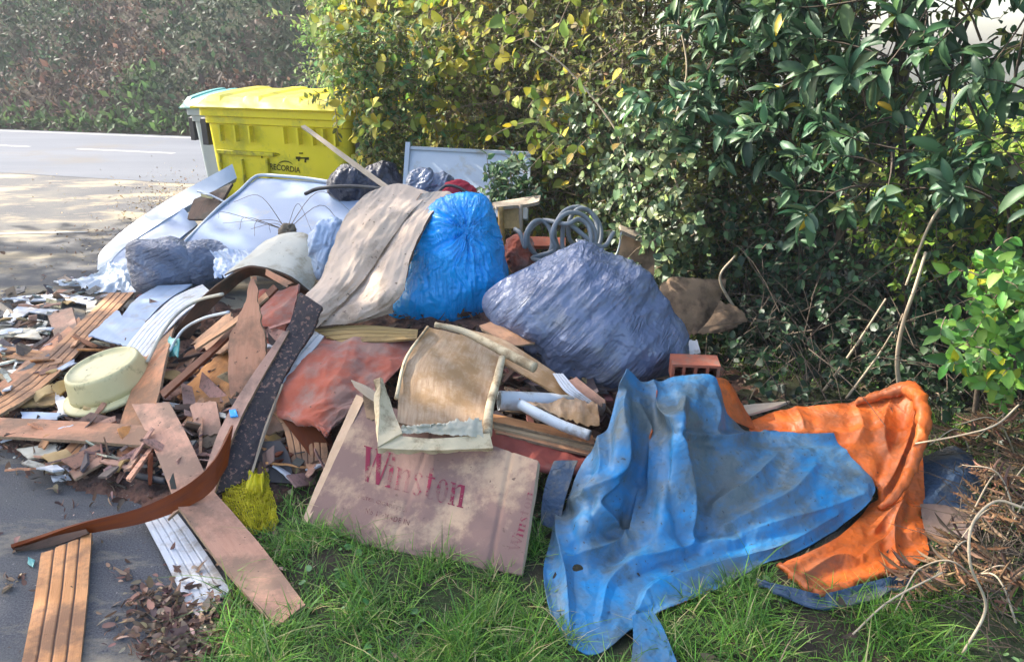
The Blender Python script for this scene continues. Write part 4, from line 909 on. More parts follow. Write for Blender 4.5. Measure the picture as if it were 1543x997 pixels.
# marks printed on the yellow container
fr = Surf(); us_ = np.linspace(0, 1, 30); zz = np.linspace(.56, 1.0, 20)
fr.P = A([[BT([(u * bw, .07 - (.02 * (z - .55) / .45), z)])[0] for z in zz] for u in us_])
fr.N = normals(fr.P); fr.N *= np.sign((fr.N * (A([0, 0, CAM_Z]) - fr.P)).sum()); 
m_ink = print_mat("black_print", (.02, .02, .01), .1)
V, F = text_vf("RECORDIA", .02, 1.0); decal("lettering", V, F, ((407, 246), (453, 252), (407, 255), (453, 261)), fr, m_ink, bin_, .004)
def arc_strip(c, rx, ry, a0, a1, w, n=24):
    V = []; 
    for k in range(n + 1):
        a = math.radians(a0 + (a1 - a0) * k / n); q = w * math.sin(math.pi * (k + .6) / (n + 1.2)) ** .6
        V += [(c[0] + (rx - q) * math.cos(a), c[1] + (ry - q) * math.sin(a)), (c[0] + (rx + q) * math.cos(a), c[1] + (ry + q) * math.sin(a))]
    return A(V), [(2 * k, 2 * k + 1, 2 * k + 3, 2 * k + 2) for k in range(n)]
def pxdecal(name, V, F, surf, mat, parent, off=.004):
    u, v = inv(surf, V[:, 0], V[:, 1]); return mk(name, at(surf, u, v, off), F, mat, parent, smooth=False)
V, F = arc_strip((430, 253), 13, 10, -150, -30, .9); pxdecal("lettering", V, F, fr, m_ink, bin_)
V, F = join([(np.c_[a, np.zeros(len(a))], f) for a, f in (arc_strip((414, 240), 14, 9, -125, -50, .5), arc_strip((414, 226), 14, 8.5, 125, 55, .5))]); pxdecal("printed_mark", V[:, :2], F, fr, m_ink, bin_)
def rects(rs):
    V = []; F = []
    for x0, y0, x1, y1 in rs: n = len(V); V += [(x0, y0), (x1, y0), (x1, y1), (x0, y1)]; F.append((n, n + 1, n + 2, n + 3))
    return A(V), F
V, F = rects([(393.5, 229, 396, 231), (394, 233, 396, 238.5), (451, 230, 457, 232), (446, 236, 453, 240), (453, 237, 460, 239.5), (459.5, 237, 466, 241), (449, 240, 452, 243), (459, 241, 462, 245)]); pxdecal("printed_mark", V, F, fr, m_ink, bin_)

# ------------------------------------------------------------------ pale panels at the back
t = thing("door_panel", "long white door panel on edge, propped up to the left of the pale blue slab", "panel", S(200, 420, 0))
board("", [(146, 404, 5.62), (158, 372, 5.8), (235, 312, 6.1), (350, 247, 6.5)], [(156, 412, 5.55), (186, 374, 5.72), (270, 318, 6.0), (357, 268, 6.42)], m_white, th=.05, name="edge_rail", parent=t, w=.002)
board("", [(156, 412, 5.55), (188, 373, 5.73), (276, 313, 6.03)], [(205, 425, 5.4), (262, 367, 5.6), (298, 338, 5.9)], m_panel, th=.02, name="face", parent=t, w=.001)
t = thing("slab", "large pale blue slab with a rounded corner, leaning in front of the yellow container", "slab", S(350, 400, 0))
SLC = [[(388, 268, 6.12), (470, 273, 5.95), (555, 287, 5.73), (650, 306, 5.43)], [(332, 312, 5.72), (415, 322, 5.55), (505, 334, 5.35), (600, 355, 5.15)], [(276, 367, 5.25), (350, 385, 5.15), (440, 405, 5.0), (530, 430, 4.85)]]
sheet("face", SLC, 40, 50, .05, m_panel, t, warp(.002, 3))
rimp = [pt(p) for p in [(274, 369, 5.22), (300, 343, 5.46), (331, 312, 5.7), (360, 289, 5.91), (381, 269, 6.09), (396, 264, 6.12), (430, 266, 6.03), (470, 270, 5.94), (555, 284, 5.72), (650, 303, 5.42)]]
V, F = tube_vf(rimp, .013, 8, 60); mk("rim", V, F, m_white, t)
t = thing("white_board", "white board with a taller end post, standing against the hedge behind the blue bag", "board", W(700, 330, 5.7) * A([1, 1, 0]))
sheet("panel", [[(618, 224, 5.75), (800, 233, 5.55)], [(607, 315, 5.5), (795, 330, 5.3)]], 20, 20, .03, m_white, t, warp(.003, 3))
board("", [(611, 214, 5.74), (604, 320, 5.5)], [(618, 214, 5.74), (610, 320, 5.5)], m_white, th=.05, name="end_post", parent=t, w=.001)
board("", [(618, 221, 5.73), (800, 230, 5.53)], [(618, 225, 5.73), (800, 234, 5.53)], m_white, th=.045, name="top_edge", parent=t, w=.001)
o = board("dark brown crate side showing between the white panel and the pale slab", [(292, 300, 6.0), (282, 330, 5.8)], [(350, 276, 6.0), (318, 330, 5.6)], m_dkwood, th=.02, name="crate_side", cat="crate")
board("short cream slat in the gap left of the pale blue slab", [(296, 288, 5.95), (318, 293, 5.85)], [(300, 284, 5.97), (345, 306, 5.75)], m_white, th=.012, name="slat", cat="slat")
board("yellowish slat end lying beside the cream slat", [(302, 292, 5.93), (322, 296, 5.9)], [(303, 296, 5.93), (320, 300, 5.9)], m_basin, th=.01, name="slat", cat="slat")
board("grey weathered stick leaning diagonally in front of the yellow container", [(453, 190, 5.45), (515, 238, 5.1), (583, 287, 4.75)], [(459, 188, 5.45), (521, 233, 5.1), (590, 283, 4.75)], m_wood, th=.025, name="stick", cat="stick")
tag(tube("black_pipe", [(460, 292, 4.75), (482, 284, 4.7), (530, 281, 4.6), (600, 287, 4.5)], .012, m_black), "thin black pipe lying across the pale blue slab, above the carpet", "pipe")
# stuffing bags
def crump(amp=.012, k=(4, 18), dirn=(.7, .7), seed=0, big=.03, fine=.003):
    def f(P, N, th, ph, C0, r, u):
        a = (P - C0) @ (r * dirn[0] + u * dirn[1]); b = (P - C0) @ (r * -dirn[1] + u * dirn[0]); c = (P - C0) @ np.cross(r, u)
        return (big * fbm(P[..., 0] * 4 + seed, P[..., 1] * 4, P[..., 2] * 4, 2) + amp * ridge(a * k[0], b * k[1], c * 5 + seed, 3) + amp * .6 * ridge(a * k[0] * 2 + 4, b * k[1] * .5, c * 6 + seed, 3)
                + .005 * np.clip(ridge(a * k[0] * 1.6 + 9, b * k[1] * 3.2, c * 6 + seed, 2) - .6, 0, 1)
                + fine * ridge(P[..., 0] * 45, P[..., 1] * 45, P[..., 2] * 45, 2))
    return f
def kn(px, py, Y): return W(px, py, Y)
def pleats(K, amp=.022, rad=.30, n=7, seed=0, big=.02, extra=None):
    def f(P, N, th, ph, C0, r, u):
        D = P - K; x = D @ r; y = D @ u; rho = np.linalg.norm(D, axis=-1); al = np.arctan2(y, x)
        fl = np.exp(-(rho / rad) ** 2); wx = al + .25 * fbm(x * 4, y * 4, 2.)
        pl = ridge(np.cos(wx) * n, np.sin(wx) * n, rho * 2.2 + seed, 3)
        o = big * fbm(P[..., 0] * 4 + seed, P[..., 1] * 4, P[..., 2] * 4, 2) + amp * (pl - .7) * np.clip(rho / .07, .2, 1) * (.10 + fl) * (1 + .5 * fbm(x * 6, y * 6, 7.)) - .035 * np.exp(-(rho / .07) ** 2) + .045 * np.exp(-(rho / .022) ** 2)
        o = o + .005 * ridge(np.cos(wx) * n * 2.2 + 3, np.sin(wx) * n * 2.2, rho * 5 + seed, 2) * np.clip(rho / .1, 0, 1) * np.exp(-(rho / .28) ** 2) + .006 * ridge(x * 14 + .4 * y, y * 2.5, seed + 3., 2) * np.clip((-y - .05) * 6, 0, 1)
        o = o + .001 * ridge(P[..., 0] * 30, P[..., 1] * 30, P[..., 2] * 30, 2)
        return o
    return f
o = blob("bin_bag", [(665, 300), (690, 295), (728, 297), (741, 312), (752, 345), (762, 390), (766, 420), (760, 445), (740, 468), (705, 486), (650, 491), (605, 487), (585, 474), (597, 440), (606, 395), (618, 350), (640, 318)], 3.88, .25, m_bluebag, None, (685, 400),
         pleats(kn(703, 346, 3.66), .024, .18, 6.5, 2, .025), 170, 340)
tag(o, "bright blue full bin bag with radiating pleats round its tied neck, top of the heap", "bin bag")
o = blob("bin_bag", [(840, 382), (870, 378), (905, 385), (960, 403), (995, 435), (1015, 480), (1030, 530), (1026, 556), (990, 572), (950, 588), (905, 604), (868, 596), (830, 560), (790, 522), (745, 487), (738, 468), (752, 442), (785, 412), (815, 392)], 3.42, .27, m_slate, None, (890, 480),
         crump(.007, (1.0, 9), (.72, .70), 3, .045, .001), 170, 340)
tag(o, "large creased slate blue bin bag between the bright blue bag and the tarpaulin", "bin bag")
o = blob("bin_bag", [(194, 364), (230, 364), (280, 368), (335, 372), (376, 380), (372, 402), (345, 424), (290, 433), (225, 441), (205, 436), (197, 405)], 5.2, .2, m_greybag, None, (285, 402), crump(.007, (1.2, 8), (.85, -.5), 8, .02, .0005), 120, 260)
tag(o, "dark grey bin bag lying flat below the white door panel", "bin bag")
blob_n = blob("bin_bag", [(497, 268), (512, 252), (532, 250), (552, 262), (585, 268), (598, 256), (610, 268), (608, 300), (560, 300), (500, 292)], 5.75, .14, m_navy, None, (556, 275), crump(.012, (4, 10), (.3, .9), 9, .02, .003), 60, 120)
tag(blob_n, "dark navy bin bag squeezed between the yellow container and the white board", "bin bag")
o = blob("bin_bag", [(612, 285), (628, 262), (640, 256), (652, 268), (656, 284), (690, 276), (700, 290), (690, 300), (640, 300)], 4.6, .09, m_greybag, None, (650, 284), crump(.012, (4, 16), (.6, .8), 10, .02, .003), 60, 120)
tag(o, "crumpled black and grey bag poking up behind the carpet", "bin bag")
o = blob("red_garment", [(668, 292), (680, 283), (706, 284), (716, 292), (706, 300), (675, 300)], 4.35, .05, M("crimson_cloth", (.42, .03, .05), (.25, .02, .035), rough=.9, bump=.5), None, (692, 292), crump(.012, (6, 16), (1, 0), 12, .01), 40, 80); tag(o, "crimson scrap of clothing just above the bright blue bag", "garment")
tag(tube("dark_string", [(660, 290, 4.3), (672, 280, 4.3), (690, 282, 4.28), (706, 290, 4.25), (722, 292, 4.25)], .008, m_black), "dark knotted cord over the crimson scrap", "string")
o = blob("blue_film_bag", [(478, 345), (492, 335), (508, 332), (514, 350), (505, 385), (492, 410), (480, 412), (474, 385)], 4.05, .10, m_filmb, None, (493, 370), crump(.014, (3, 18), (.3, .95), 14, .01), 60, 120); tag(o, "crinkled pale blue plastic bag left of the beige carpet", "plastic bag")
s = sheet("plastic_sheeting", [[(320, 378, 4.9), (350, 376, 4.8), (395, 382, 4.6)], [(325, 400, 4.8), (360, 398, 4.65), (400, 395, 4.5)], [(325, 420, 4.7), (350, 420, 4.6), (375, 410, 4.45)]], 50, 50, .003, m_filmb, None, lambda s_, t_, U, V, P: .015 * ridge(s_ * 6, t_ * 18, 1.) + .02 * fbm(s_ * 5, t_ * 5, 3.), rag=(.03, .03)); tag(s.o, "pale blue plastic sheeting beside the dark grey bag", "sheeting")
s = sheet("plastic_sheeting", [[(150, 402, 5.5), (175, 398, 5.5), (205, 405, 5.4)], [(140, 418, .04), (170, 420, .08), (208, 425, .06)], [(85, 428, .03), (150, 438, .05), (215, 440, .04)]], 60, 60, .003, m_film, None, lambda s_, t_, U, V, P: .02 * ridge(s_ * 6, t_ * 10, 1.) + .02 * fbm(s_ * 5, t_ * 5, 3.), rag=(.03, .05)); tag(s.o, "torn clear plastic sheeting at the foot of the white door panel", "sheeting")
tag(tube("white_string", [(82, 424, .02), (110, 430, .03), (150, 426, .05), (190, 430, .05), (205, 438, .03), (170, 441, .02), (130, 436, .03)], .007, m_white, n=60), "loop of white cord on the clear sheeting at the left", "string")
# dried weed lying on the slab
t = thing("dried_weed", "dried weed with a dark root and fine wiry stems on the pale blue slab", "weed", W(432, 345, 4.55))
V, F = [], []
root = W(432, 347, 4.5)
prt = []
for k in range(10):
    a = rng.uniform(-.9, 3.6); l = rng.uniform(.12, .55) * rng.uniform(.6, 1); e = root + A([math.cos(a) * l, rng.uniform(-.02, .15), math.sin(a) * l * .55]); mid = (root + e) / 2 + A([rng.normal(0, .10), 0, rng.uniform(.02, .2)])
    prt.append(tube_vf([root, mid, e], [.0022, .001], 4, 12))
V, F = join(prt); mk("stems", V, F, m_twig, t)
o = blob("root", [(426, 347), (431, 343), (439, 344), (443, 350), (432, 352)], 4.5, .012, m_twig, t, (434, 347), crump(.012, (20, 30), (1, 0), 3, .02), 20, 40)

# ------------------------------------------------------------------ beige carpet, vinyl, backing
t = thing("carpet", "beige carpet folded over the top of the heap, left of the bright blue bag", "carpet", S(520, 470, 0))
cw = lambda sd_: (lambda s_, t_, U, V, P: .012 * fbm(s_ * 6, t_ * 6, sd_, 3) + .005 * ridge(s_ * 5, t_ * 15, sd_ + 2))
CA = [[(557, 290, 4.05), (600, 279, 4.12), (650, 291, 4.02)], [(522, 328, 3.9), (570, 322, 3.84), (622, 318, 3.86)], [(500, 375, 3.75), (538, 378, 3.66), (582, 372, 3.7)], [(482, 420, 3.6), (512, 428, 3.49), (545, 425, 3.54)], [(449, 458, 3.42), (476, 466, 3.34), (508, 464, 3.4)], [(449, 489, 3.32), (463, 493, 3.27), (478, 494, 3.28)]]
CB = [[(636, 292, 3.98), (665, 289, 4.02), (690, 296, 3.98)], [(600, 338, 3.84), (628, 325, 3.82), (655, 318, 3.80)], [(573, 378, 3.74), (600, 370, 3.66), (630, 362, 3.63)], [(543, 425, 3.6), (580, 416, 3.5), (614, 408, 3.5)], [(508, 464, 3.45), (555, 458, 3.37), (608, 440, 3.42)], [(474, 494, 3.32), (530, 486, 3.33), (585, 466, 3.38)]]
sheet("left_fold", CA, 90, 50, .012, [m_carpet, m_carpetback, m_carpet], t, cw(1.))
sheet("right_fold", CB, 90, 50, .014, [m_carpet, m_carpetback, m_carpetback], t, cw(5.))
sheet("lower_flap", [[(478, 492, 3.36), (530, 476, 3.4), (592, 448, 3.46)], [(480, 496, 3.34), (540, 486, 3.38), (592, 472, 3.42)]], 20, 40, .008, [m_carpet, m_carpetback, m_carpet], t, cw(7.))
s = sheet("vinyl_sheet", [[(400, 362, 4.35), (430, 350, 4.38), (462, 352, 4.36), (476, 372, 4.3)], [(375, 384, 4.12), (412, 376, 4.15), (450, 384, 4.12), (481, 402, 4.12)], [(338, 414, 3.95), (380, 400, 3.98), (432, 414, 3.92), (468, 444, 3.9)]], 60, 60, .008, [m_foamw, m_carpetback, m_carpetback], None, warp(.006, 5))
tag(s.o, "speckled cream vinyl sheet arching over the red cloth, left of the carpet", "vinyl sheet")
board("dark brown strip curving down under the edge of the cream vinyl", [(472, 446, 3.87), (432, 416, 3.88), (378, 403, 3.93), (335, 424, 3.9), (298, 455, 3.85), (262, 500, 3.78)], [(455, 444, 3.93), (420, 426, 3.95), (380, 416, 4.0), (345, 440, 3.93), (316, 468, 3.87), (285, 512, 3.80)], m_dkwood, name="bent_strip", cat="strip", th=.012)
board("splintered tan slat under the arch of the cream vinyl", [(400, 405, 3.85), (440, 425, 3.75)], [(396, 412, 3.85), (430, 432, 3.75)], m_pink, name="slat", cat="slat", rag=(.02, .03))

# ------------------------------------------------------------------ red cloth
rc = lambda sd_, a=.02: (lambda s_, t_, U, V, P: a * ridge(s_ * 3.5, t_ * 5, sd_, 2) * .6 + a * fbm(s_ * 5, t_ * 5, sd_ + 3, 4))
s = sheet("red_cloth", [[(478, 507, 3.32), (545, 505, 3.34), (628, 512, 3.36)], [(452, 540, 3.12), (525, 540, 3.06), (608, 548, 3.12)], [(422, 585, 2.97), (495, 595, 2.86), (575, 588, 2.92)], [(418, 622, 2.86), (470, 632, 2.76), (535, 612, 2.82)], [(462, 632, 2.8), (490, 648, 2.7), (505, 640, 2.75)]], 80, 80, .01, m_redcloth, None, rc(2.), rag=(.02, .04)); tag(s.o, "large dusty red cloth between the charred plank and the seat panel", "cloth")
s = sheet("red_cloth", [[(392, 440, 3.9), (452, 431, 3.85)], [(365, 490, 3.6), (440, 478, 3.6)], [(362, 540, 3.4), (412, 530, 3.38)], [(378, 585, 3.25), (400, 575, 3.25)]], 60, 60, .01, m_redcloth, None, rc(6.)); tag(s.o, "dusty red cloth beneath the cream vinyl, behind the splintered board", "cloth")
s = sheet("red_cloth", [[(738, 648, 2.74), (812, 662, 2.74), (895, 680, 2.72)], [(742, 680, 2.56), (815, 700, 2.5), (888, 712, 2.55)], [(770, 700, 2.5), (830, 715, 2.5), (885, 722, 2.55)]], 50, 70, .012, M("wine_red_cloth", (.27, .06, .04), (.17, .035, .03), rough=.8, bump=.4, dirt=(.2, .09, .07), damt=.3), None, rc(9., .015)); tag(s.o, "wine red cloth sagging under the stacked boards, above the cardboard carton", "cloth")
o = blob("red_cloth", [(765, 372), (778, 356), (795, 362), (800, 385), (795, 402), (775, 405), (764, 395)], 4.15, .08, m_redcloth, None, (782, 385), crump(.012, (8, 14), (.5, .8), 5, .02), 50, 90); tag(o, "bundled red cloth between the bright blue bag and the coil of hose", "cloth")

# ------------------------------------------------------------------ boards
B = board
GP = "pieces of pink and orange board in the heap"
B("long pale orange boards with three grooves, rising from the left edge to the grey bag", [(-20, 606, .06), (60, 543, .07), (165, 441, .09)], [(-14, 632, .06), (80, 568, .07), (202, 440, .09)], m_orange, 4, th=.014, group=GP, w=.003, gd=.004)
B("pale straw coloured board left of the basin", [(10, 615, .04), (60, 575, .05)], [(80, 612, .04), (105, 578, .05)], m_tan, rag=(.03, .02), side=(0, .02), group=GP)
B("flat pink board lying level across the left edge, below the basin", [(-25, 628, .07), (110, 634, .08), (224, 641, .09)], [(-25, 655, .07), (110, 663, .08), (224, 671, .09)], m_pink, group=GP, th=.014)
B("wide pink board standing behind the basin, curling at its right edge", [(228, 492, .16), (208, 560, .12), (180, 640, .06), (176, 700, .03)], [(266, 478, .20), (250, 540, .17), (235, 610, .10), (208, 698, .03)], m_pink, group=GP, th=.012)
B("pink board running down from the basin to the curled strip", [(198, 608, .10), (230, 672, .09), (263, 755, .07)], [(254, 604, .11), (284, 660, .10), (314, 724, .08)], m_pink, group=GP, rag=(.01, 0), th=.014)
B("long pink board lying out over the grass, lowest of the boards", [(266, 760, .10), (330, 846, .07), (414, 944, .05)], [(314, 730, .10), (388, 815, .07), (461, 911, .05)], m_pink, group=GP, rag=(.0, .006), th=.014, w=.002)
B("short orange board with dark grooves in the lower left corner", [(62, 832, .03), (52, 900, .025), (28, 1020, .02)], [(138, 800, .04), (131, 900, .025), (119, 1020, .02)], m_orange, 4, group=GP, th=.014, gd=.005, rag=(.01, 0))
B("red brown strip curling up on edge from the lower left", [(17, 825, .03), (120, 789, .07), (215, 763, .11), (285, 728, .17), (325, 690, .22), (352, 640, .28)], [(21, 829, .005), (120, 806, .03), (215, 788, .06), (285, 762, .10), (322, 736, .14), (343, 700, .18)], m_redwood, name="curled_strip", cat="strip", th=.012, nu=70)
B("dark underside strip fixed below the curled red brown strip", [(22, 828, .02), (80, 808, .04), (130, 797, .06)], [(24, 831, .005), (80, 822, .015), (134, 803, .05)], m_dkwood, name="strip", cat="strip", th=.01)
B("light orange edge board under the bend of the curled strip", [(252, 782, .08), (306, 738, .12)], [(262, 768, .09), (300, 738, .12)], m_orange, name="slat", cat="slat", th=.01)
B("white grooved cladding strip with a broken end on the asphalt", [(213, 776, .03), (250, 846, .02), (290, 928, .015)], [(262, 766, .035), (302, 820, .02), (350, 893, .015)], m_whitepvc, 5, th=.008, rag=(0, .018), name="cladding_strip", cat="cladding", gd=.006)
B("small orange grooved board sticking out below the flat pink board", [(82, 690, .03), (120, 656, .05)], [(132, 703, .03), (166, 668, .05)], m_orange, 4, group=GP, rag=(.008, 0), gd=.004)
B("pink offcut under the black hose", [(152, 700, .02), (180, 640, .04)], [(208, 705, .02), (222, 650, .05)], m_pink, group=GP)
B("shaded pink offcut beside the coil of twigs left of the charred plank", [(300, 660, .05), (285, 610, .08)], [(335, 655, .06), (325, 600, .10)], m_pink, group=GP, rag=(.02, .02))
B("pale blue cladding board above the basin, left one", [(132, 506, .12), (175, 468, .14)], [(190, 522, .12), (232, 494, .14)], m_bluepvc, th=.008, rag=(.02, .03), side=(.01, .01), name="cladding_board", cat="cladding", group="pale cladding above the basin")
B("pale blue cladding board just under the dark grey bag", [(182, 478, .12), (205, 450, .13), (238, 430, .14)], [(212, 492, .12), (248, 455, .14), (290, 428, .15)], m_bluepvc, th=.008, name="cladding_board", cat="cladding", group="pale cladding above the basin")
B("white cladding with fine grooves bending up to the right above the basin", [(188, 524, .14), (222, 484, .19), (262, 448, .23), (305, 428, .25)], [(222, 538, .14), (250, 500, .19), (285, 466, .23), (325, 446, .25)], m_whitepvc, 6, th=.006, name="cladding_strip", cat="cladding", group="pale cladding above the basin", gd=.004)
B("pink grooved strip between the white cladding and the grey bag", [(252, 466, .18), (300, 436, .2)], [(280, 470, .19), (336, 440, .22)], m_orange, 4, group=GP)
tag(tube("edge_trim", [(222, 545, .16), (245, 500, .22), (270, 470, .26), (300, 452, .28), (335, 443, .3)], .009, m_foamw, n=30), "cream edge trim following the bent white cladding", "trim")
tag(tube("edge_trim", [(255, 530, .16), (275, 498, .22), (305, 480, .27), (345, 470, .3)], .007, m_pipe, n=30), "thin grey conduit arching inside the heap, left of the splintered board", "conduit")
B("splintered upright board ending in a sharp point", [(380, 416, 3.36), (360, 478, 3.22), (343, 520, 3.16), (348, 600, 3.02)], [(384, 419, 3.36), (393, 478, 3.2), (400, 540, 3.1), (385, 610, 3.02)], m_pink, group=GP, side=(.01, .01), th=.014)
B("thin red brown lath slanting up from the basin to the splintered board", [(240, 590, .12), (320, 520, .2), (412, 428, .3)], [(246, 598, .12), (326, 526, .2), (418, 434, .3)], m_redwood, group="laths in the left of the heap", name="lath", cat="lath", th=.012)
B("orange lath crossing the opening under the vinyl", [(292, 520, .2), (350, 482, .28), (400, 440, .33)], [(294, 526, .2), (352, 489, .28), (404, 447, .33)], m_orange, group="laths in the left of the heap", name="lath", cat="lath", th=.01)
B("flat orange ply at the bottom of the hollow left of the splintered board", [(258, 600, .05), (300, 560, .08), (345, 520, .10)], [(315, 635, .06), (350, 600, .08), (372, 560, .12)], m_orange, group=GP, rag=(.03, .03), side=(.02, .02))
B("tan ply scrap under the orange lath", [(285, 520, .12), (345, 470, .2)], [(330, 535, .12), (380, 500, .2)], m_orange, group=GP, rag=(.03, .02))
B("grey end of a conduit lying across the hollow", [(245, 604, .07), (340, 622, .08)], [(245, 610, .07), (340, 629, .08)], m_pipe, name="conduit", cat="conduit", th=.012)
B("charred plank crusted with gravel, standing up the middle of the heap", [(322, 745, .06), (348, 655, .14), (388, 575, .22), (432, 495, .30), (452, 440, .36)], [(376, 720, .06), (402, 640, .14), (425, 575, .22), (466, 505, .30), (486, 462, .36)], m_char, name="charred_plank", cat="plank", th=.02, w=.010, nu=120)
B("pale splinter edge along the right of the charred plank", [(374, 722, .07), (402, 640, .15), (424, 578, .23)], [(378, 722, .07), (405, 640, .15), (427, 578, .23)], m_wood, name="lath", cat="lath", th=.012)
B("pink slat along the left side of the charred plank", [(298, 745, .08), (328, 655, .16), (360, 595, .21), (425, 500, .31)], [(322, 745, .08), (350, 660, .16), (378, 600, .21), (436, 498, .31)], m_pink, name="slat", cat="slat", th=.014)
B("short white cladding end hanging over the charred plank", [(392, 573, 2.96), (425, 520, 3.14), (462, 491, 3.27)], [(427, 581, 2.95), (460, 542, 3.08), (488, 506, 3.22)], m_whitepvc, 4, th=.008, name="cladding_strip", cat="cladding", gd=.005)
B("tan slatted board under the lower edge of the carpet", [(462, 494, 3.33), (540, 490, 3.35), (630, 496, 3.36)], [(520, 517, 3.22), (560, 514, 3.24), (628, 510, 3.28)], m_tan, 4, group=GP, th=.01, gd=.006)
B("orange board with grooves below the red cloth", [(398, 610, .14), (425, 640, .12), (440, 700, .05)], [(470, 640, .12), (492, 668, .10), (492, 708, .05)], m_orange, 6, group=GP, rag=(.02, .02), gd=.005)
B("pink scrap beside the grooved board, above the dark lid", [(384, 600, .14), (392, 655, .09)], [(412, 585, .16), (432, 650, .10)], m_pink, group=GP, rag=(.02, .02))
B("red brown scrap tucked between the red cloth and the carton", [(420, 625, .15), (470, 690, .07)], [(452, 612, .17), (498, 672, .09)], m_redwood, group=GP, rag=(.02, .02))
B("short pink scrap at the foot of the charred plank", [(430, 700, .04), (470, 715, .03)], [(438, 680, .06), (482, 700, .05)], m_pink, group=GP, rag=(.02, .02))
B("dark grey curved plastic lid behind the yellow net", [(390, 664, .10), (383, 690, .06), (384, 725, .02)], [(422, 664, .12), (436, 688, .08), (442, 728, .02)], M("dark_grey_plastic", (.075, .065, .065), (.05, .045, .045), rough=.6), name="plastic_disc", cat="disc", th=.008)
B("bright orange board end just below the bright blue bag", [(722, 490, 3.35), (760, 483, 3.38), (808, 509, 3.3)], [(728, 496, 3.26), (772, 519, 3.16), (806, 516, 3.22)], m_orange, group=GP, th=.008)
B("dark brown board under the long cream roll", [(690, 493, 3.2), (765, 515, 3.1), (870, 585, 3.0)], [(700, 515, 3.1), (790, 565, 2.98), (862, 606, 2.9)], m_stain, group=GP, th=.012, rag=(.0, .03))
B("pink scrap beside the torn white cladding under the slate blue bag", [(848, 575, 2.96), (905, 612, 2.86)], [(866, 566, 2.96), (912, 603, 2.86)], m_pink, group=GP, rag=(.01, .03))
B("torn piece of white ribbed cladding under the slate blue bag", [(833, 562, 2.98), (850, 588, 2.9), (878, 606, 2.86)], [(848, 562, 2.98), (868, 585, 2.9), (893, 605, 2.86)], m_whitepvc, 4, th=.006, name="cladding_strip", cat="cladding", rag=(.0, .02), gd=.006)
for k, (dy, lb, mt) in enumerate([(0, "top orange board of the stack under the white pipe", m_orange), (9, "middle tan board of the stack under the white pipe", m_tan), (17, "lowest orange board of the stack under the white pipe", m_orange)]):
    B(lb, [(738 + 3 * k, 622 + dy, 2.82 - .03 * k), (810, 638 + dy, 2.8 - .03 * k), (893, 655 + dy, 2.76 - .03 * k)], [(742 + 3 * k, 634 + dy, 2.74 - .03 * k), (812, 650 + dy, 2.72 - .03 * k), (896, 669 + dy, 2.68 - .03 * k)], mt, group="stacked boards under the white pipe", th=.01)
B("grey splinter at the top corner of the carton", [(528, 572, 2.78), (556, 584, 2.72), (582, 606, 2.66)], [(532, 582, 2.76), (556, 600, 2.70), (578, 612, 2.66)], m_wood, name="splinter", cat="splinter", rag=(.01, .02))
for k, (L_, R_, mt, g_, lb) in enumerate([
    ([(-10, 585), (70, 520), (118, 478)], [(-4, 598), (80, 532), (128, 486)], m_pink, 0, "narrow pink board lying just left of the long grooved boards"),
    ([(0, 520), (62, 528)], [(0, 536), (60, 545)], m_orange, 3, "short grooved board at the left edge, under the white strips"),
    ([(20, 560), (88, 500)], [(32, 572), (98, 512)], m_redwood, 0, "red brown board end left of the grooved boards"),
    ([(-10, 548), (40, 574)], [(-10, 562), (34, 590)], m_tan, 0, "tan board end crossing the left edge"),
    ([(262, 660), (300, 600)], [(276, 668), (318, 608)], m_orange, 2, "orange grooved scrap right of the pink board running down from the basin"),
    ([(330, 560), (376, 500)], [(345, 572), (388, 512)], m_pink, 0, "pink scrap behind the splintered board"),
    ([(232, 640), (262, 560), (290, 520)], [(246, 646), (276, 570), (302, 528)], m_pink, 0, "slim pink board leaning right of the wide pink board"),
    ([(100, 712), (150, 680)], [(112, 722), (160, 694)], m_pink, 0, "pink sliver on the asphalt under the grooved offcut"),
    ([(440, 600), (500, 650)], [(430, 614), (490, 668)], m_redwood, 4, "red brown grooved board under the tip of the red cloth")]):
    B(lb, [(x, y, .06) for x, y in L_], [(x, y, .06) for x, y in R_], mt, g_, th=.01, group=GP, rag=(.015, .025), side=(.004, .004), seed=k * 3.3)
GW = "broken pale cladding at the far left"
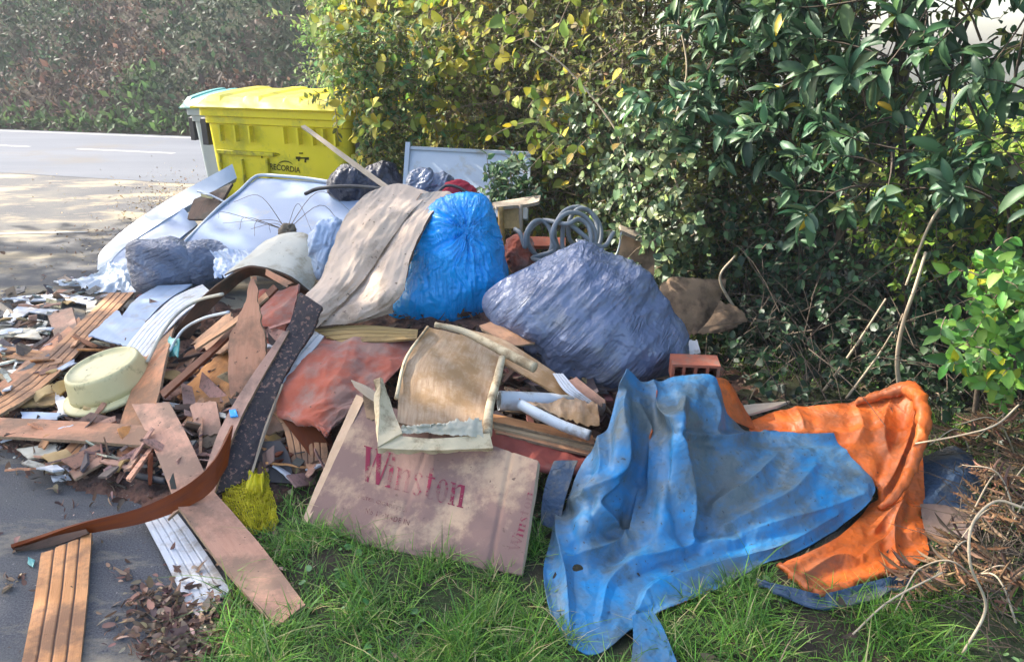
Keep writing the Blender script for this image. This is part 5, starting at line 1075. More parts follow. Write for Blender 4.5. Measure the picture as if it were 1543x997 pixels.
for k, (L_, R_, mt, lb) in enumerate([
    ([(0, 444), (38, 430)], [(4, 450), (40, 438)], m_black, "black strip highest at the far left of the heap"),
    ([(15, 447), (90, 443), (142, 448)], [(20, 454), (90, 452), (132, 458)], m_whitepvc, "longest white strip at the far left"),
    ([(-5, 452), (22, 470)], [(-5, 462), (16, 476)], m_wood, "grey strip end at the left edge"),
    ([(2, 482), (40, 450)], [(18, 488), (54, 462)], m_whitepvc, "triangular white shard at the far left"),
    ([(35, 462), (100, 468)], [(34, 468), (96, 476)], m_whitepvc, "narrow white shard under the longest one"),
    ([(-8, 492), (60, 496)], [(-8, 504), (64, 510)], m_foamw, "cream slat end at the left edge"),
    ([(40, 478), (72, 484)], [(42, 496), (70, 502)], m_foamw, "square cream scrap at the left"),
    ([(18, 536), (45, 532)], [(20, 546), (44, 544)], m_whitepvc, "small white scrap left of the grooved boards"),
    ([(0, 560), (26, 556)], [(4, 574), (24, 572)], m_whitepvc, "pale scrap at the left edge beside the grooved boards"),
    ([(128, 455), (146, 452)], [(130, 470), (148, 468)], m_foamw, "cream square scrap right of the white strips"),
    ([(30, 620), (90, 622)], [(32, 634), (88, 632)], m_bluepvc, "pale blue strip above the flat pink board"),
    ([(24, 676), (84, 668)], [(40, 690), (90, 684)], m_foamw, "greenish pale slab below the flat pink board")]):
    B(lb + ", on the ground", [(x, y, .04) for x, y in L_], [(x, y, .04) for x, y in R_], mt, th=.008, name="cladding_scrap", cat="scrap", group=GW, rag=(.01, .02), nu=20)
B("pink board end standing among the scraps at the left", [(70, 470, .03), (86, 520, .04)], [(108, 462, .08), (122, 510, .06)], m_pink, group=GP, rag=(.02, .02))
B("small pink scrap on the asphalt above the white strips", [(84, 440, .02), (88, 436, .03)], [(106, 442, .02), (104, 436, .03)], m_pink, group=GP, nu=10)
# loose offcuts, built once per kind and copied
proto = []
for k, (l, w_, mt) in enumerate([(.16, .03, m_pink), (.11, .05, m_orange), (.20, .018, m_redwood), (.13, .035, m_whitepvc), (.09, .06, m_tan), (.18, .025, m_dkwood)]):
    C = [[A([-l / 2, -w_ / 2, 0]), A([-l / 2, w_ / 2, 0])], [A([0, -w_ / 2, .004 * k]), A([0, w_ / 2, .002])], [A([l / 2, -w_ / 2, 0]), A([l / 2, w_ / 2, 0])]]
    s = sheet("offcut", C, 14, 12, .008, mt, None, warp(.003, 20, None, k), rag=(.012, .02), side=(.005, .005), seed=k, pxs=False)
    s.o.location = (0, 0, 0); proto.append(s.o)
spots = [(rnd.uniform(0, 150), rnd.uniform(450, 620)) for _ in range(26)] + [(rnd.uniform(250, 400), rnd.uniform(450, 640)) for _ in range(26)] + [(rnd.uniform(20, 300), rnd.uniform(640, 712)) for _ in range(20)] + [(rnd.uniform(395, 500), rnd.uniform(600, 715)) for _ in range(16)]
used = set(); OFF = []
for i, (a, b) in enumerate(spots):
    k = i % 6 if a > 150 else rnd.choice((3, 4, 3, 1, 5, 0)); o = proto[k]
    if k in used: o = o.copy(); COL.objects.link(o)
    used.add(k)
    P = S(a, b, .03 + .04 * rnd.random()); o.location = tuple(P); o.rotation_euler = (rnd.uniform(-.5, .5), rnd.uniform(-.4, .4), rnd.uniform(0, 6.28)); sc_ = rnd.uniform(.6, 1.3); o.scale = (sc_, sc_, 1)
    zone = "left of the grooved boards" if a < 150 and b < 630 else ("below the flat pink board" if b >= 640 and a < 300 else ("left of the charred plank" if a < 400 and b < 640 else "between the charred plank and the carton"))
    kind = ["pink", "orange", "red brown", "white", "tan", "dark brown"][k]; OFF.append((kind, zone, a, o))
ORD = ["leftmost", "second from the left", "third from the left", "fourth from the left", "fifth from the left", "sixth from the left", "seventh from the left", "eighth from the left", "ninth from the left", "tenth from the left", "eleventh from the left", "twelfth from the left"]
for kz in {(k_, z_) for k_, z_, _, _ in OFF}:
    L_ = sorted([(a_, o_) for k_, z_, a_, o_ in OFF if (k_, z_) == kz], key=lambda q: q[0])
    for r_, (a_, o_) in enumerate(L_):
        tag(o_, ("%s small broken offcut %s, %s" % (kz[0], kz[1], ORD[min(r_, 11)])) if len(L_) > 1 else "the only small %s offcut %s" % kz, "offcut", "small %s offcuts %s" % kz)
for k in range(6):
    if k not in used: bpy.data.objects.remove(proto[k])

# ------------------------------------------------------------------ basin
t = thing("basin", "cream plastic washing up basin, upside down on the boards", "basin", S(160, 620, 0))
ax = unit(A([-.20, -.16, 1.0])); bc = W(153, 550, 3.32)
e1 = unit(np.cross(ax, A([0, 1, 0.]))); e2 = np.cross(ax, e1)
def lathe(prof, n=56):
    th = np.arange(n) / n * 2 * np.pi; V = []
    for r_, z_ in prof: V.append(bc + ax * z_ + (r_ * np.cos(th))[:, None] * e1 + (r_ * np.sin(th))[:, None] * e2)
    k = len(prof); F = [(i * n + j, i * n + (j + 1) % n, (i + 1) * n + (j + 1) % n, (i + 1) * n + j) for i in range(k - 1) for j in range(n)]
    return np.concatenate(V), F
V, F = lathe([(.001, -.004), (.10, -.004), (.146, -.004), (.150, .004), (.158, .005), (.164, .001), (.168, -.008), (.171, -.022), (.184, -.080), (.192, -.118), (.187, -.118), (.178, -.08), (.165, -.024), (.145, -.012), (.001, -.012)]); mk("bowl", V, F, m_basin, t)
V, F = lathe([(.188, -.108), (.196, -.112), (.214, -.114), (.224, -.120), (.226, -.132), (.221, -.134), (.214, -.124), (.196, -.120), (.188, -.108)]); mk("rim", V, F, m_basin, t)
tag(board("white torn wrapping under the left side of the basin", [(84, 590, .05), (84, 625, .03)], [(130, 612, .05), (125, 628, .03)], m_whitepvc, rag=(.02, .02), side=(.02, .02), name="wrapping", cat="wrapping").o)

# ------------------------------------------------------------------ seat panel with foam border
t = thing("seat_panel", "stained seat panel with a cream foam border lying on the carton", "seat panel", S(660, 680, 0))
sheet("board", [[(645, 492, 3.0), (700, 506, 3.0), (757, 538, 2.95)], [(607, 545, 2.82), (672, 560, 2.8), (748, 592, 2.77)], [(598, 636, 2.50), (660, 650, 2.48), (738, 655, 2.50)]], 50, 40, .012, m_stain, t, warp(.006, 6))
sheet("foam_border", [[(573, 568, 2.58), (577, 570, 2.58)], [(571, 620, 2.48), (589, 608, 2.54)], [(569, 673, 2.38), (606, 652, 2.43)]], 30, 14, .03, m_foam, t, warp(.005, 12))
sheet("foam_border", [[(600, 656, 2.43), (569, 674, 2.38)], [(660, 660, 2.42), (655, 678, 2.39)], [(738, 652, 2.44), (743, 674, 2.40)]], 40, 14, .03, m_foam, t, warp(.005, 12, None, 3))
V, F = tube_vf([pt(p) for p in [(757, 538, 2.93), (748, 575, 2.82), (738, 612, 2.62), (734, 655, 2.46)]], [.014, .017, .016, .018], 12, 30); mk("foam_border", V, F, m_foam, t)
V, F = tube_vf([pt(p) for p in [(645, 492, 2.99), (612, 540, 2.82), (597, 600, 2.60)]], [.006, .006, .008], 8, 30); mk("foam_border", V, F, m_foam, t)
sheet("torn_paper", [[(606, 640, 2.45), (660, 634, 2.46), (725, 628, 2.47)], [(602, 652, 2.44), (660, 655, 2.43), (728, 654, 2.43)]], 24, 60, .004, m_paper, t, lambda s_, t_, U, V, P: .012 * fbm(s_ * 20, t_ * 20, 2.), rag=(.025, .01))
tag(tube("foam_roll", [(655, 489, 3.12), (700, 500, 3.1), (755, 528, 3.0), (806, 554, 2.9)], [.012, .016, .020, .022], m_foam, n=36, seg=12), "long cream foam roll slanting down to the right from under the bright blue bag", "foam roll")

# ------------------------------------------------------------------ carton
t = thing("cardboard_box", "flattened cardboard carton with red lettering, propped on the grass at the front", "carton", S(620, 830, 0))
m_cardedge = M("carton_edge", (.50, .36, .25), (.40, .28, .18), sc=20, rough=.9, bump=.4)
cz = lambda s_, t_, U, V, P: .004 * fbm(s_ * 4, t_ * 4, 3., 3) - .007 * np.exp(-((V - .845) / .012) ** 2) - .003 * np.exp(-((V - .40) / .01) ** 2)
cb = sheet("front_panel", [[(548, 600, 2.76), (640, 630, 2.62), (725, 664, 2.49), (811, 694, 2.36)], [(458, 792, 2.375), (565, 822, 2.28), (680, 846, 2.19), (786, 866, 2.105)]], 60, 120, .030, [m_card, m_card, m_cardedge], t, cz, (1, 0), rag=(.0, .004))
sheet("side_flap", [[(537, 594, 2.80), (549, 600, 2.75)], [(494, 690, 2.60), (507, 692, 2.56)], [(452, 792, 2.40), (462, 793, 2.37)]], 40, 8, .006, [m_cardedge, m_card], t, warp(.003, 8))
sheet("torn_flap", [[(546, 592, 2.77), (580, 604, 2.71)], [(552, 628, 2.68), (576, 640, 2.64)]], 16, 16, .005, m_carddk, t, warp(.008, 10), rag=(.01, .02))
m_redink = print_mat("faded_red_print", (.22, .03, .06), .50, 60, 9); m_dkink = print_mat("faded_dark_print", (.17, .06, .06), .6)
# narrow slab lettering drawn stroke by stroke
def bar(x0, y0, x1, y1, w0, w1=None):
    w1 = w1 or w0; return [(x0, y0), (x0 + w0, y0), (x1 + w1, y1), (x1, y1)]
def strokes():
    Q = []; x = 0
    def ser(a, y, w_=.16): Q.append(bar(a, y, a, y + .035, w_))
    Q += [bar(.02, 1, .16, 0, .13, .10), bar(.20, 0, .33, .9, .035), bar(.30, 1, .44, 0, .13, .10), bar(.49, 0, .64, 1, .04)]; ser(-.03, .965, .22); ser(.27, .965, .22); ser(.57, .965, .16)
    x = .72
    def stem_(x, h=.66, lo=0, w_=.095): Q.append(bar(x, lo, x, h, w_)); ser(x - .04, 0, w_ + .08); ser(x - .05, h - .035, w_ * .8)
    def arch(x, w_=.22, h=.66):
        pts = [(x + .09, h - .14), (x + .13, h - .04), (x + .2, h), (x + w_ + .03, h - .03), (x + w_ + .055, h - .16)]
        for i in range(len(pts) - 1):
            t0 = .03 + .05 * i / 3; (a, b), (c, d) = pts[i], pts[i + 1]; Q.append([(a, b), (a + .02, b - t0 * 1.3), (c + .0, d - t0 * 1.5), (c + .045, d)])
    stem_(x); Q.append(bar(x + .01, .80, x + .01, .92, .09)); x += .22
    stem_(x); arch(x); stem_(x + .23); x += .43
    def oval(cx, cy, rx, ry, a0, a1, tk, tn, n=18):
        for i in range(n):
            a, b = [math.radians(a0 + (a1 - a0) * k / n) for k in (i, i + 1)]; f = lambda q: tn + (tk - tn) * abs(math.cos(q))
            Q.append([(cx + rx * math.cos(a), cy + ry * math.sin(a)), (cx + rx * math.cos(b), cy + ry * math.sin(b)), (cx + (rx - f(b)) * math.cos(b), cy + (ry - f(b) * .7) * math.sin(b)), (cx + (rx - f(a)) * math.cos(a), cy + (ry - f(a) * .7) * math.sin(a))])
    oval(x + .11, .50, .11, .17, 20, 200, .045, .04); Q.append(bar(x + .17, .14, x + .0, .50, .07, .07)); oval(x + .12, .16, .12, .17, 0, -165, .06, .04); x += .31
    Q.append(bar(x + .05, .06, x + .05, .90, .09)); Q.append(bar(x - .02, .60, x - .02, .645, .24)); oval(x + .17, .13, .12, .14, 190, 320, .05, .05); x += .30
    oval(x + .15, .33, .15, .345, 0, 360, .095, .035, 30); x += .38
    stem_(x); arch(x); stem_(x + .23); x += .40
    V = []; F = []
    for q in Q: n = len(V); V += q; F.append(tuple(range(n, n + 4)))
    V = A(V); V[:, 0] = (V[:, 0] + .03) / (x + .03); return V, F
V, F = strokes()
decal("lettering", V, F, ((549, 671), (708, 716), (539, 722), (700, 766)), cb, m_redink, t, .0018)
decal("lettering", V, F, ((766, 829), (792, 738), (782, 833), (805, 742)), cb, m_redink, t, .0018)
V, F = text_vf("FILTER CIGARETTES", .01, 1.05); decal("lettering", V, F, ((541, 745), (614, 766), (540, 750), (613, 772)), cb, m_dkink, t, .0018)
V, F = text_vf("No 1B MADE IN", .015, 1.2); decal("lettering", V, F, ((552, 765), (618, 784), (550, 773), (616, 792)), cb, m_dkink, t, .0018)

# ------------------------------------------------------------------ pipes, hose, net, small things
def pipe(name, label, pts, r, mat, ri=.8, seg=20, n=30, cat="pipe"):
    P = [pt(p) for p in pts]; t = thing(name, label, cat, P[0])
    V1, F1 = tube_vf(P, r, seg, n, cap=False); V2, F2 = tube_vf(P, [x * ri for x in (r if np.ndim(r) else [r, r])], seg, n, cap=False)
    k = len(V1); m_ = k - seg; F = F1 + [tuple(reversed([i + k for i in f])) for f in F2] + [(j, (j + 1) % seg, k + (j + 1) % seg, k + j) for j in range(seg)] + [(m_ + j, m_ + (j + 1) % seg, k + m_ + (j + 1) % seg, k + m_ + j) for j in range(seg)]
    o = mk(name, np.concatenate([V1, V2]), F, mat); bpy.data.objects.remove(t); return tag(o, label, cat)
pipe("drain_pipe", "wide white plastic pipe with its open end beside the seat panel", [(752, 603, 2.86), (820, 606, 2.9), (905, 612, 3.0)], .040, m_pipe, .86, 24)
pipe("bent_tube", "narrow white tube bending down to the right in front of the wide pipe", [(782, 608, 2.78), (812, 624, 2.74), (850, 642, 2.70), (889, 656, 2.66)], .021, m_pipe, .8, 16)
s = sheet("torn_paper", [[(782, 600, 2.80), (800, 607, 2.80), (850, 600, 2.84), (900, 605, 2.86)], [(790, 606, 2.77), (815, 615, 2.76), (850, 628, 2.74), (902, 640, 2.74)]], 24, 50, .004, m_stain, None, lambda s_, t_, U, V, P: .015 * fbm(s_ * 8, t_ * 14, 2.), rag=(.02, .02)); tag(s.o, "brown stained paper lying over the white pipe", "paper")
pipe("hose_end", "black hose curving out over the asphalt below the pink boards", [(150, 670, .03), (172, 696, .03), (205, 715, .03), (251, 725, .035)], .013, m_black, .7, 14, 36, "hose")
tag(tube("cable", [(-5, 662, .01), (60, 690, .01), (120, 708, .012), (170, 727, .01), (190, 735, .01)], .005, m_dkwood, n=40), "dark cable running along the asphalt under the flat pink board", "cable")
# coil of hose
cp = []
def lp(cx, cy, rx, ry, a0, a1, Y, n=10, dy=.0):
    for k in range(n):
        a = math.radians(a0 + (a1 - a0) * k / (n - 1)); cp.append((cx + rx * math.cos(a) + 2 * math.sin(k), cy - ry * math.sin(a), Y + dy * k / n + .05 * math.sin(a * 1.5)))
cp.append((776, 345, 4.1))
cp.append((784, 352, 4.05)); lp(812, 362, 22, 30, 200, -120, 4.05, 9); lp(864, 356, 34, 36, 215, -110, 4.0, 10, .05); lp(878, 346, 24, 32, 250, -120, 4.1, 9); lp(870, 350, 36, 38, 230, -95, 4.15, 10); lp(835, 362, 40, 32, 260, 110, 4.1, 7); lp(868, 362, 22, 32, 130, -230, 3.98, 9); cp += [(905, 372, 4.0), (925, 350, 4.1)]
tag(tube("garden_hose", cp, .0125, m_hose, n=420, seg=8), "loose coil of grey hose on the heap behind the slate blue bag", "hose")
# yellow net
t = thing("net_bag", "crumpled yellow net bag lying on the grass left of the carton", "net bag", S(380, 800, 0))
NO = [(338, 742), (345, 722), (362, 715), (375, 718), (388, 708), (402, 712), (403, 735), (412, 758), (419, 790), (404, 802), (385, 810), (362, 792), (341, 768)]
m_net = M("yellow_net", (.62, .54, .015), (.5, .42, .012), rough=.6, bump=.3)
for k in range(3):
    dy = .05 * k
    C = [[(346, 722, 2.62 + dy), (364, 715, 2.64 + dy), (386, 709, 2.66 + dy), (402, 716, 2.64 + dy)], [(338, 745, 2.54 + dy), (362, 745, 2.50 + dy), (388, 742, 2.52 + dy), (404, 738, 2.56 + dy)], [(341, 770, 2.46 + dy), (368, 768, 2.40 + dy), (392, 770, 2.42 + dy), (412, 762, 2.47 + dy)], [(362, 793, .03), (382, 806, .02), (402, 803, .02), (420, 790, .03)]]
    ns = sheet("netting", C, 26, 26, .002, m_net, t, lambda s_, t_, U, V, P: .022 * ridge(s_ * 16 + k, t_ * 26, 2. + k, 2) + .02 * fbm(s_ * 9, t_ * 9, 5. + k, 3), rag=(.02, .02), side=(.01, .01), seed=k)
    w_ = ns.o.modifiers.new("net", 'WIREFRAME'); w_.thickness = .0016; w_.use_replace = True
sheet("gathered_end", [[(378, 712, 2.6), (400, 712, 2.6)], [(372, 745, 2.52), (398, 748, 2.5)]], 30, 30, .003, m_net, t, lambda s_, t_, U, V, P: .02 * ridge(s_ * 10, t_ * 30, 2., 2), rag=(.03, .02))

# small bits
B("small bright blue bottle cap on the pink slat", [(345, 617, .2), (347, 628, .19)], [(355, 616, .2), (358, 626, .19)], m_bluebag, name="bottle_cap", cat="cap", th=.012, nu=10, w=.001)
s = sheet("teal_scrap", [[(255, 505, .2), (272, 508, .2)], [(252, 535, .14), (266, 540, .14)]], 20, 14, .005, m_teal, None, warp(.01, 15), rag=(.02, .02)); tag(s.o, "teal plastic scrap in the dark gap behind the pink board", "scrap")
s = sheet("cloth_scrap", [[(42, 838, .02), (52, 842, .02)], [(44, 850, .01), (50, 854, .01)]], 14, 10, .004, m_teal, None, warp(.008, 20)); tag(s.o, "tiny teal rag on the asphalt under the curled strip", "rag")
s = sheet("white_rag", [[(76, 715, .02), (98, 712, .03)], [(80, 726, .015), (108, 722, .02)]], 20, 20, .004, m_whitepvc, None, warp(.012, 15), rag=(.01, .02)); tag(s.o, "white crumpled scrap on the asphalt below the grooved offcut", "scrap")
# brick, torn cardboard, small cabinet, little table
t = thing("hollow_brick", "red hollow brick behind the top of the blue tarpaulin", "brick", W(1045, 575, 3.05))
bo = W(1046, 556, 3.05)
V, F = join([box_vf(-.10, .10, -.05, .05, -.042, -.03), box_vf(-.10, .10, -.05, .05, .03, .042)] + [box_vf(x, x + .012, -.05, .05, -.03, .03) for x in (-.10, -.055, -.006, .043, .088)] + [box_vf(-.1, .1, .05, .06, -.042, .042)])
V = V @ A([[.99, -.1, 0], [.1, .99, .05], [0, -.05, 1]]) + bo; mk("shell", V, F, m_brick, t, smooth=False)
s = sheet("torn_cardboard", [[(998, 424, 4.0), (1016, 414, 4.0), (1055, 419, 4.0), (1094, 420, 4.02)], [(992, 460, 3.9), (1030, 462, 3.88), (1062, 462, 3.9), (1082, 462, 3.95)], [(1012, 508, 3.8), (1030, 510, 3.8), (1050, 500, 3.8), (1070, 494, 3.85)]], 40, 50, .008, m_carddk, None, warp(.015, 6), rag=(.01, .03), side=(.02, .0)); tag(s.o, "large torn piece of brown cardboard right of the slate blue bag", "cardboard")
s = sheet("torn_cardboard", [[(1086, 452, 3.88), (1110, 458, 3.86), (1127, 474, 3.84)], [(1070, 480, 3.82), (1095, 484, 3.8), (1118, 488, 3.8)], [(1050, 502, 3.78), (1075, 504, 3.77), (1100, 496, 3.78)]], 30, 30, .008, m_carddk, None, warp(.015, 6, None, 4), rag=(.02, .02), side=(.0, .02)); tag(s.o, "smaller curled flap of brown cardboard nearest the hedge", "cardboard")
B("white scrap below the torn cardboard", [(1033, 508, 3.5), (1040, 534, 3.4)], [(1050, 510, 3.5), (1056, 532, 3.4)], m_whitepvc, name="scrap", cat="scrap", rag=(.02, .02), nu=14)
t = thing("cabinet", "small broken brown cabinet with a pale top rail, left of the torn cardboard", "cabinet", W(960, 405, 4.25) * A([1, 1, 0]))
sheet("side_panel", [[(938, 352, 4.3), (988, 368, 4.25)], [(925, 420, 4.2), (985, 425, 4.15)]], 14, 14, .02, m_carddk, t, warp(.004, 6), rag=(0, .02))
sheet("top_rail", [[(934, 338, 4.28), (990, 360, 4.22)], [(936, 347, 4.22), (990, 370, 4.18)]], 10, 24, .02, m_wood, t, warp(.003, 6))
V, F = tube_vf([W(936, 350, 4.2), W(932, 375, 4.2), W(921, 398, 4.2)], .005, 6, 12); mk("rod", V, F, m_pipe, t)
t = thing("side_table", "small pale wooden table tipped behind the bright blue bag", "table", W(780, 360, 4.8) * A([1, 1, 0]))
sheet("table_top", [[(742, 305, 4.85), (790, 297, 4.95), (815, 294, 5.0)], [(748, 312, 4.7), (790, 308, 4.8), (812, 303, 4.85)]], 10, 24, .02, m_wood, t, warp(.003, 6))
sheet("apron", [[(752, 314, 4.75), (784, 310, 4.8)], [(756, 345, 4.7), (788, 343, 4.75)]], 10, 10, .02, m_tan, t, warp(.002, 6))
V, F = tube_vf([W(785, 308, 4.78), W(785, 350, 4.75)], .014, 6, 8); mk("leg", V, F, m_wood, t)
V, F = tube_vf([W(754, 312, 4.72), W(757, 370, 4.7)], .02, 6, 8); mk("leg", V, F, m_tan, t)
B("red bar lying level behind the coil of hose", [(798, 356, 4.3), (852, 358, 4.3)], [(798, 370, 4.25), (852, 371, 4.25)], m_brick, name="red_bar", cat="bar", th=.03)
B("pale scrap of board under the coil of hose", [(868, 360, 4.15), (898, 362, 4.2)], [(866, 385, 4.05), (892, 390, 4.1)], m_whitepvc, name="scrap", cat="scrap", rag=(.02, .02), nu=14)
Pq = A([W(rng.uniform(725, 805), rng.uniform(250, 318), 5.2 + rng.uniform(-.1, .1)) for _ in range(150)]); k_ = (project(Pq)[0] - 700) / 100 + rng.random(len(Pq)) * .5 > .75; Pq = Pq[k_]
plant("ivy_spray", "grey green leaves growing up in front of the right half of the white board", "ivy", (W(770, 330, 5.2) * A([1, 1, 0])), [], [dict(P=Pq, nr=np.tile(A([-.2, -.9, .3]), (len(Pq), 1)), L=.14, k=5, tmpl=T_SMALL, leafL=.05, asp=.45, pal=[(.09, .17, .08), (.14, .22, .10), (.05, .10, .05)], wts=[3, 2, 2], up=.8)], (m_leaf, m_twig))

# ------------------------------------------------------------------ tarpaulin
t = thing("tarpaulin", "big muddy blue tarpaulin with a bright orange reverse, slumped over the right of the heap", "tarpaulin", S(1080, 850, 0))
FOLDS = [([(943, 594), (938, 654), (926, 715), (862, 753)], .030, 9), ([(1032, 600), (1022, 660), (1035, 758), (1042, 817)], .030, 8), ([(1025, 648), (1077, 658), (1160, 658), (1255, 657)], .016, 5),
 ([(928, 728), (904, 758), (925, 790), (948, 817)], .018, 6), ([(1170, 688), (1136, 723), (1077, 758)], .016, 8), ([(854, 837), (953, 807), (962, 738)], .020, 8), ([(1077, 589), (1082, 654)], .016, 7),
 ([(983, 575), (1000, 620), (1028, 640)], .020, 8), ([(838, 775), (850, 860), (858, 940)], .022, 8), ([(958, 922), (1000, 882), (1150, 836), (1262, 775)], .018, 9), ([(1230, 700), (1190, 745), (1090, 790)], .014, 8),
 ([(900, 640), (905, 700), (885, 740)], .016, 6), ([(905, 930), (925, 870), (1010, 830), (1110, 812)], .016, 9), ([(1300, 745), (1230, 770), (1120, 800)], .012, 8), ([(965, 600), (985, 680), (975, 760)], .014, 7),
 ([(1150, 655), (1290, 654), (1388, 652)], .012, 5), ([(1330, 742), (1352, 700), (1375, 650), (1384, 610)], .022, 7), ([(1318, 800), (1350, 770), (1392, 768)], .018, 6), ([(1300, 835), (1340, 815), (1394, 808)], .016, 6),
 ([(1290, 610), (1300, 650), (1275, 680)], .010, 7), ([(1355, 860), (1345, 800), (1362, 745)], .018, 6), ([(1210, 868), (1260, 845), (1300, 842)], .016, 6), ([(1200, 615), (1215, 650)], .010, 7), ([(1345, 600), (1330, 650), (1345, 700)], .012, 7)]
def folds(P, sh):
    px, py, _ = project(P); o = np.zeros(px.shape)
    for L_, am, w in FOLDS:
        Q = catmull(A(L_, float), np.linspace(0, 1, 24)); best = np.full(px.shape, 1e9)
        for i in range(len(Q) - 1):
            ax_, ay_ = Q[i]; bx_, by_ = Q[i + 1]; dx, dy = bx_ - ax_, by_ - ay_; t_ = np.clip(((px - ax_) * dx + (py - ay_) * dy) / (dx * dx + dy * dy), 0, 1)
            en = np.sin(np.pi * np.clip((i + t_) / 23, .04, .96)) ** .5
            d_ = np.hypot(px - ax_ - t_ * dx, py - ay_ - t_ * dy) / w; best = np.minimum(best, d_ + (1 - en) * 1.5)
        o += 1.55 * am * (np.exp(-best * 1.1) - .35 * np.exp(-((best - 2.6) / 1.2) ** 2))
    return o
def tw(sd_, a=.018, fd=False):
    def f(s_, t_, U, V, P):
        x, y, z = P[..., 0], P[..., 1], P[..., 2]
        wx = x + .07 * fbm(x * 3, y * 3, sd_ + 1., 2); q = wx * .45 + z * .9; r_ = wx * .9 - z * .45
        sharp = lambda f1, f2, k_: np.clip(1 - 3.4 * np.abs(pn(r_ * f1 + k_, q * f2, sd_ + k_)), 0, 1)
        big = sharp(2.6, .7, 0.) * (.4 if fd else 1.0) + sharp(5.0, 1.1, 3.3) * .3
        fine = np.clip(1 - 3.5 * np.abs(pn(r_ * 13, q * 6, sd_ + 5.)), 0, 1) * .10
        o = a * (1.4 * big + 1.2 * fine) + a * .5 * fbm(x * 5, y * 5, z * 5 + sd_, 2) + .001 * fbm(x * 60, y * 60, z * 60, 2)
        return o + (folds(P, 0) if fd else 0)
    return f
TB = [
 [(942, 556, 2.80), (965, 572, 2.84), (990, 574, 2.88), (1030, 565, 2.9), (1078, 568, 2.86), (1098, 622, 2.80), (1140, 655, 2.74), (1200, 658, 2.70), (1256, 656, 2.67)],
 [(914, 636, 2.58), (945, 628, 2.55), (985, 640, 2.62), (1022, 625, 2.52), (1066, 640, 2.62), (1102, 665, 2.60), (1145, 690, 2.57), (1210, 688, 2.55), (1288, 697, 2.55)],
 [(870, 712, 2.43), (918, 712, 2.34), (965, 722, 2.43), (1012, 705, 2.36), (1058, 722, 2.44), (1105, 728, 2.42), (1160, 735, 2.40), (1235, 735, 2.40), (1320, 738, 2.42)],
 [(838, 778, 2.31), (890, 780, 2.20), (945, 790, 2.28), (1002, 778, 2.22), (1058, 788, 2.27), (1110, 785, 2.26), (1165, 785, 2.26), (1220, 780, 2.29), (1266, 794, 2.31)],
 [(820, 850, 2.17), (868, 855, 2.07), (925, 862, 2.12), (985, 855, 2.09), (1042, 848, 2.13), (1090, 845, 2.14), (1135, 838, 2.16), (1175, 830, 2.19), (1210, 825, 2.20)],
 [(828, 915, 2.02), (872, 930, 1.93), (915, 930, 1.96), (955, 918, 1.97), (1000, 905, 2.01), (1045, 888, 2.05), (1085, 874, 2.09), (1120, 860, 2.13), (1152, 850, 2.15)],
 [(858, 968, 1.91), (885, 985, 1.85), (912, 980, 1.86), (938, 958, 1.89), (960, 938, 1.93), (985, 925, 1.96), (1015, 912, 1.99), (1045, 898, 2.03), (1080, 885, 2.06)]]
sheet("blue_side", TB, 260, 340, .003, [m_tarpb, m_tarpo, m_tarpb], t, tw(1., .012, True), floor=.012)
sheet("loose_corner", [[(952, 935, 1.93), (968, 928, 1.95), (985, 925, 1.97)], [(955, 965, 1.84), (975, 955, 1.87), (1000, 955, 1.9)], [(950, 1010, 1.74), (990, 1015, 1.75), (1022, 1010, 1.78)]], 50, 50, .005, m_tarpb, t, tw(4., .012), floor=.012)
TO = [
 [(1128, 634, 2.92), (1165, 620, 2.94), (1215, 611, 2.93), (1290, 606, 2.9), (1345, 595, 2.86), (1385, 594, 2.76)],
 [(1140, 655, 2.76), (1175, 655, 2.76), (1225, 656, 2.74), (1290, 656, 2.70), (1350, 655, 2.68), (1389, 650, 2.66)],
 [(1240, 662, 2.68), (1262, 680, 2.64), (1288, 697, 2.58), (1320, 700, 2.56), (1355, 700, 2.55), (1390, 705, 2.54)],
 [(1318, 735, 2.50), (1322, 738, 2.48), (1330, 742, 2.46), (1345, 748, 2.44), (1370, 752, 2.44), (1393, 760, 2.44)],
 [(1306, 768, 2.46), (1308, 780, 2.42), (1315, 792, 2.36), (1340, 800, 2.30), (1372, 802, 2.32), (1396, 805, 2.38)],
 [(1262, 808, 2.36), (1270, 822, 2.30), (1290, 833, 2.25), (1318, 838, 2.22), (1358, 838, 2.26), (1398, 838, 2.31)],
 [(1178, 850, 2.26), (1195, 868, 2.20), (1238, 893, 2.12), (1290, 876, 2.16), (1335, 866, 2.19), (1375, 855, 2.25)]]
sheet("orange_side", TO, 190, 190, .003, [m_tarpo, m_tarpb, m_tarpo], t, tw(7., .012, True), floor=.012)
sheet("orange_side", [[(1072, 568, 2.92), (1092, 572, 2.94), (1105, 590, 2.95)], [(1085, 600, 2.86), (1105, 605, 2.88), (1125, 628, 2.9)], [(1095, 630, 2.82), (1115, 640, 2.83), (1135, 650, 2.84)]], 40, 40, .005, m_tarpo, t, tw(8., .012))
V, F = tube_vf([pt(p) for p in [(1290, 609, 2.86), (1335, 596, 2.84), (1366, 587, 2.82), (1384, 602, 2.72), (1388, 640, 2.62), (1376, 690, 2.52), (1355, 735, 2.42), (1325, 765, 2.38)]], [.012, .02, .028, .026, .024, .022, .018, .010], 14, 90)
V = V + (.012 * ridge(V[:, 0] * 18, V[:, 1] * 18, V[:, 2] * 7, 2))[:, None] * unit(V - V.mean(0)); mk("rolled_hem", V, F, m_tarpo, t)
V, F = tube_vf([pt(p) for p in [(1178, 852, 2.22), (1205, 872, 2.15), (1238, 892, 2.10), (1300, 872, 2.15), (1362, 856, 2.22)]], [.010, .016, .014, .012, .01], 12, 60)
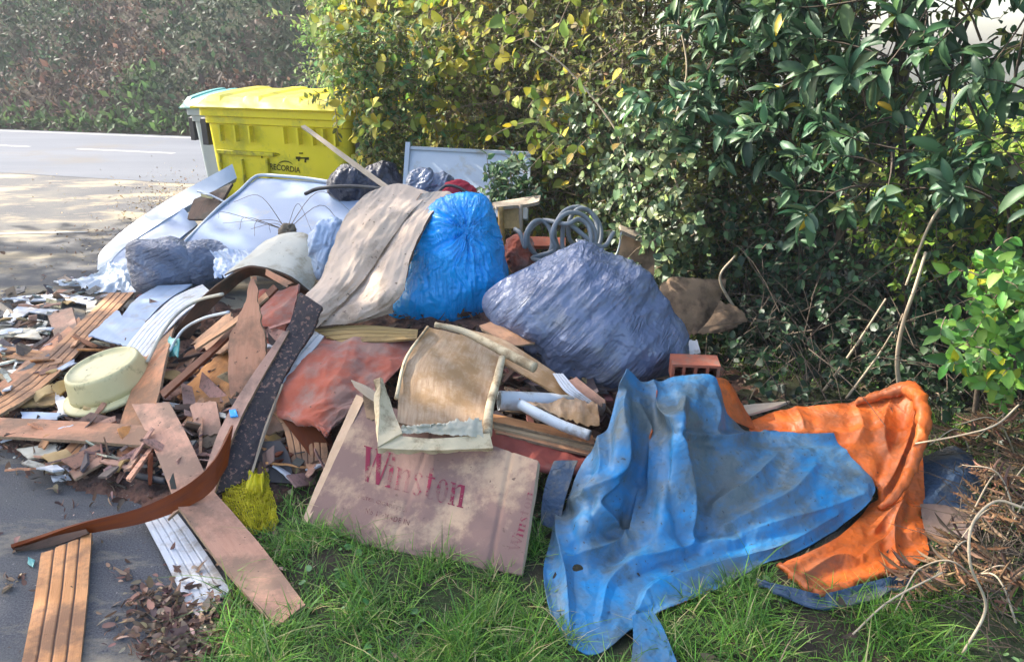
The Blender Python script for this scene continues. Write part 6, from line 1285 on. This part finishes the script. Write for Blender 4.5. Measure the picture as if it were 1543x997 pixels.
V = V + (.008 * ridge(V[:, 0] * 18, V[:, 1] * 18, V[:, 2] * 7, 2))[:, None] * unit(V - V.mean(0)); mk("rolled_hem", V, F, m_tarpo, t)
s = sheet("dark_blue_sheet", [[(1140, 868, .04), (1230, 893, .03), (1310, 876, .04), (1420, 850, .04)], [(1148, 880, 2.08), (1220, 902, 2.04), (1320, 890, 2.1), (1425, 862, 2.2)], [(1165, 900, 2.02), (1225, 915, 2.0), (1310, 905, 2.02), (1400, 880, 2.1)]], 50, 80, .006, m_tarpg, None, tw(9., .014), floor=.01); tag(s.o, "dark blue sheet spread on the grass under the orange fold", "sheet")
s = sheet("blue_grey_cloth", [[(1390, 690, 2.72), (1432, 678, 2.76), (1462, 688, 2.74)], [(1388, 725, 2.55), (1440, 715, 2.55), (1480, 745, 2.52)], [(1392, 765, 2.42), (1440, 768, 2.38), (1485, 772, 2.40)]], 60, 60, .006, m_tarpg, None, tw(11., .014)); tag(s.o, "blue grey cloth bunched beside the orange end of the tarpaulin", "cloth")
m_dustpl = M("dusty_brown_plastic", (.22, .15, .12), (.13, .10, .08), sc=6, rough=.35, bump=.2, dirt=(.30, .22, .19), damt=.4)
s = sheet("brown_plastic", [[(1386, 762, 2.42), (1435, 768, 2.38), (1482, 768, 2.38)], [(1392, 795, 2.3), (1430, 800, 2.27), (1470, 800, 2.3)], [(1400, 812, 2.28), (1432, 822, 2.24), (1460, 815, 2.28)]], 40, 50, .004, m_dustpl, None, tw(12., .012), rag=(0, .02)); tag(s.o, "dusty brown plastic hanging below the blue grey cloth", "plastic sheet")
B("pale grey board end sticking out behind the tarpaulin", [(1100, 612, 3.0), (1190, 604, 3.0)], [(1120, 626, 2.92), (1170, 612, 2.95)], m_wood, name="board", cat="board", group=GP)
s = sheet("dark_blue_rag", [[(838, 702, 2.52), (872, 696, 2.5)], [(822, 745, 2.4), (852, 750, 2.36)], [(816, 790, 2.3), (842, 800, 2.26)]], 50, 40, .006, m_tarpg, None, tw(13., .02)); tag(s.o, "dark blue rag tucked under the left edge of the tarpaulin", "rag")
B("red offcut lying in the dead stems at the far right", [(1460, 757, 2.5), (1500, 745, 2.5)], [(1464, 766, 2.45), (1504, 754, 2.45)], m_redwood, name="offcut", cat="offcut", nu=14)

# ------------------------------------------------------------------ haze
hz = bpy.data.meshes.new("haze"); V, F = box_vf(-60, 60, -8, 60, -1.2, 16); hz.from_pydata([tuple(v) for v in V], [], F)
m_h = bpy.data.materials.new("thin_haze"); m_h.use_nodes = True; nt = m_h.node_tree; nt.nodes.remove(nt.nodes["Principled BSDF"])
pv = nt.nodes.new("ShaderNodeVolumePrincipled"); pv.inputs["Color"].default_value = (.92, .95, 1, 1); pv.inputs["Density"].default_value = .0022; pv.inputs["Anisotropy"].default_value = .3
nt.links.new(pv.outputs[0], nt.nodes["Material Output"].inputs["Volume"]); hz.materials.append(m_h)
USE_HAZE = True
if USE_HAZE:
    ho = bpy.data.objects.new("haze", hz); COL.objects.link(ho); ho["kind"] = "stuff"; ho["label"] = "thin bright morning haze"
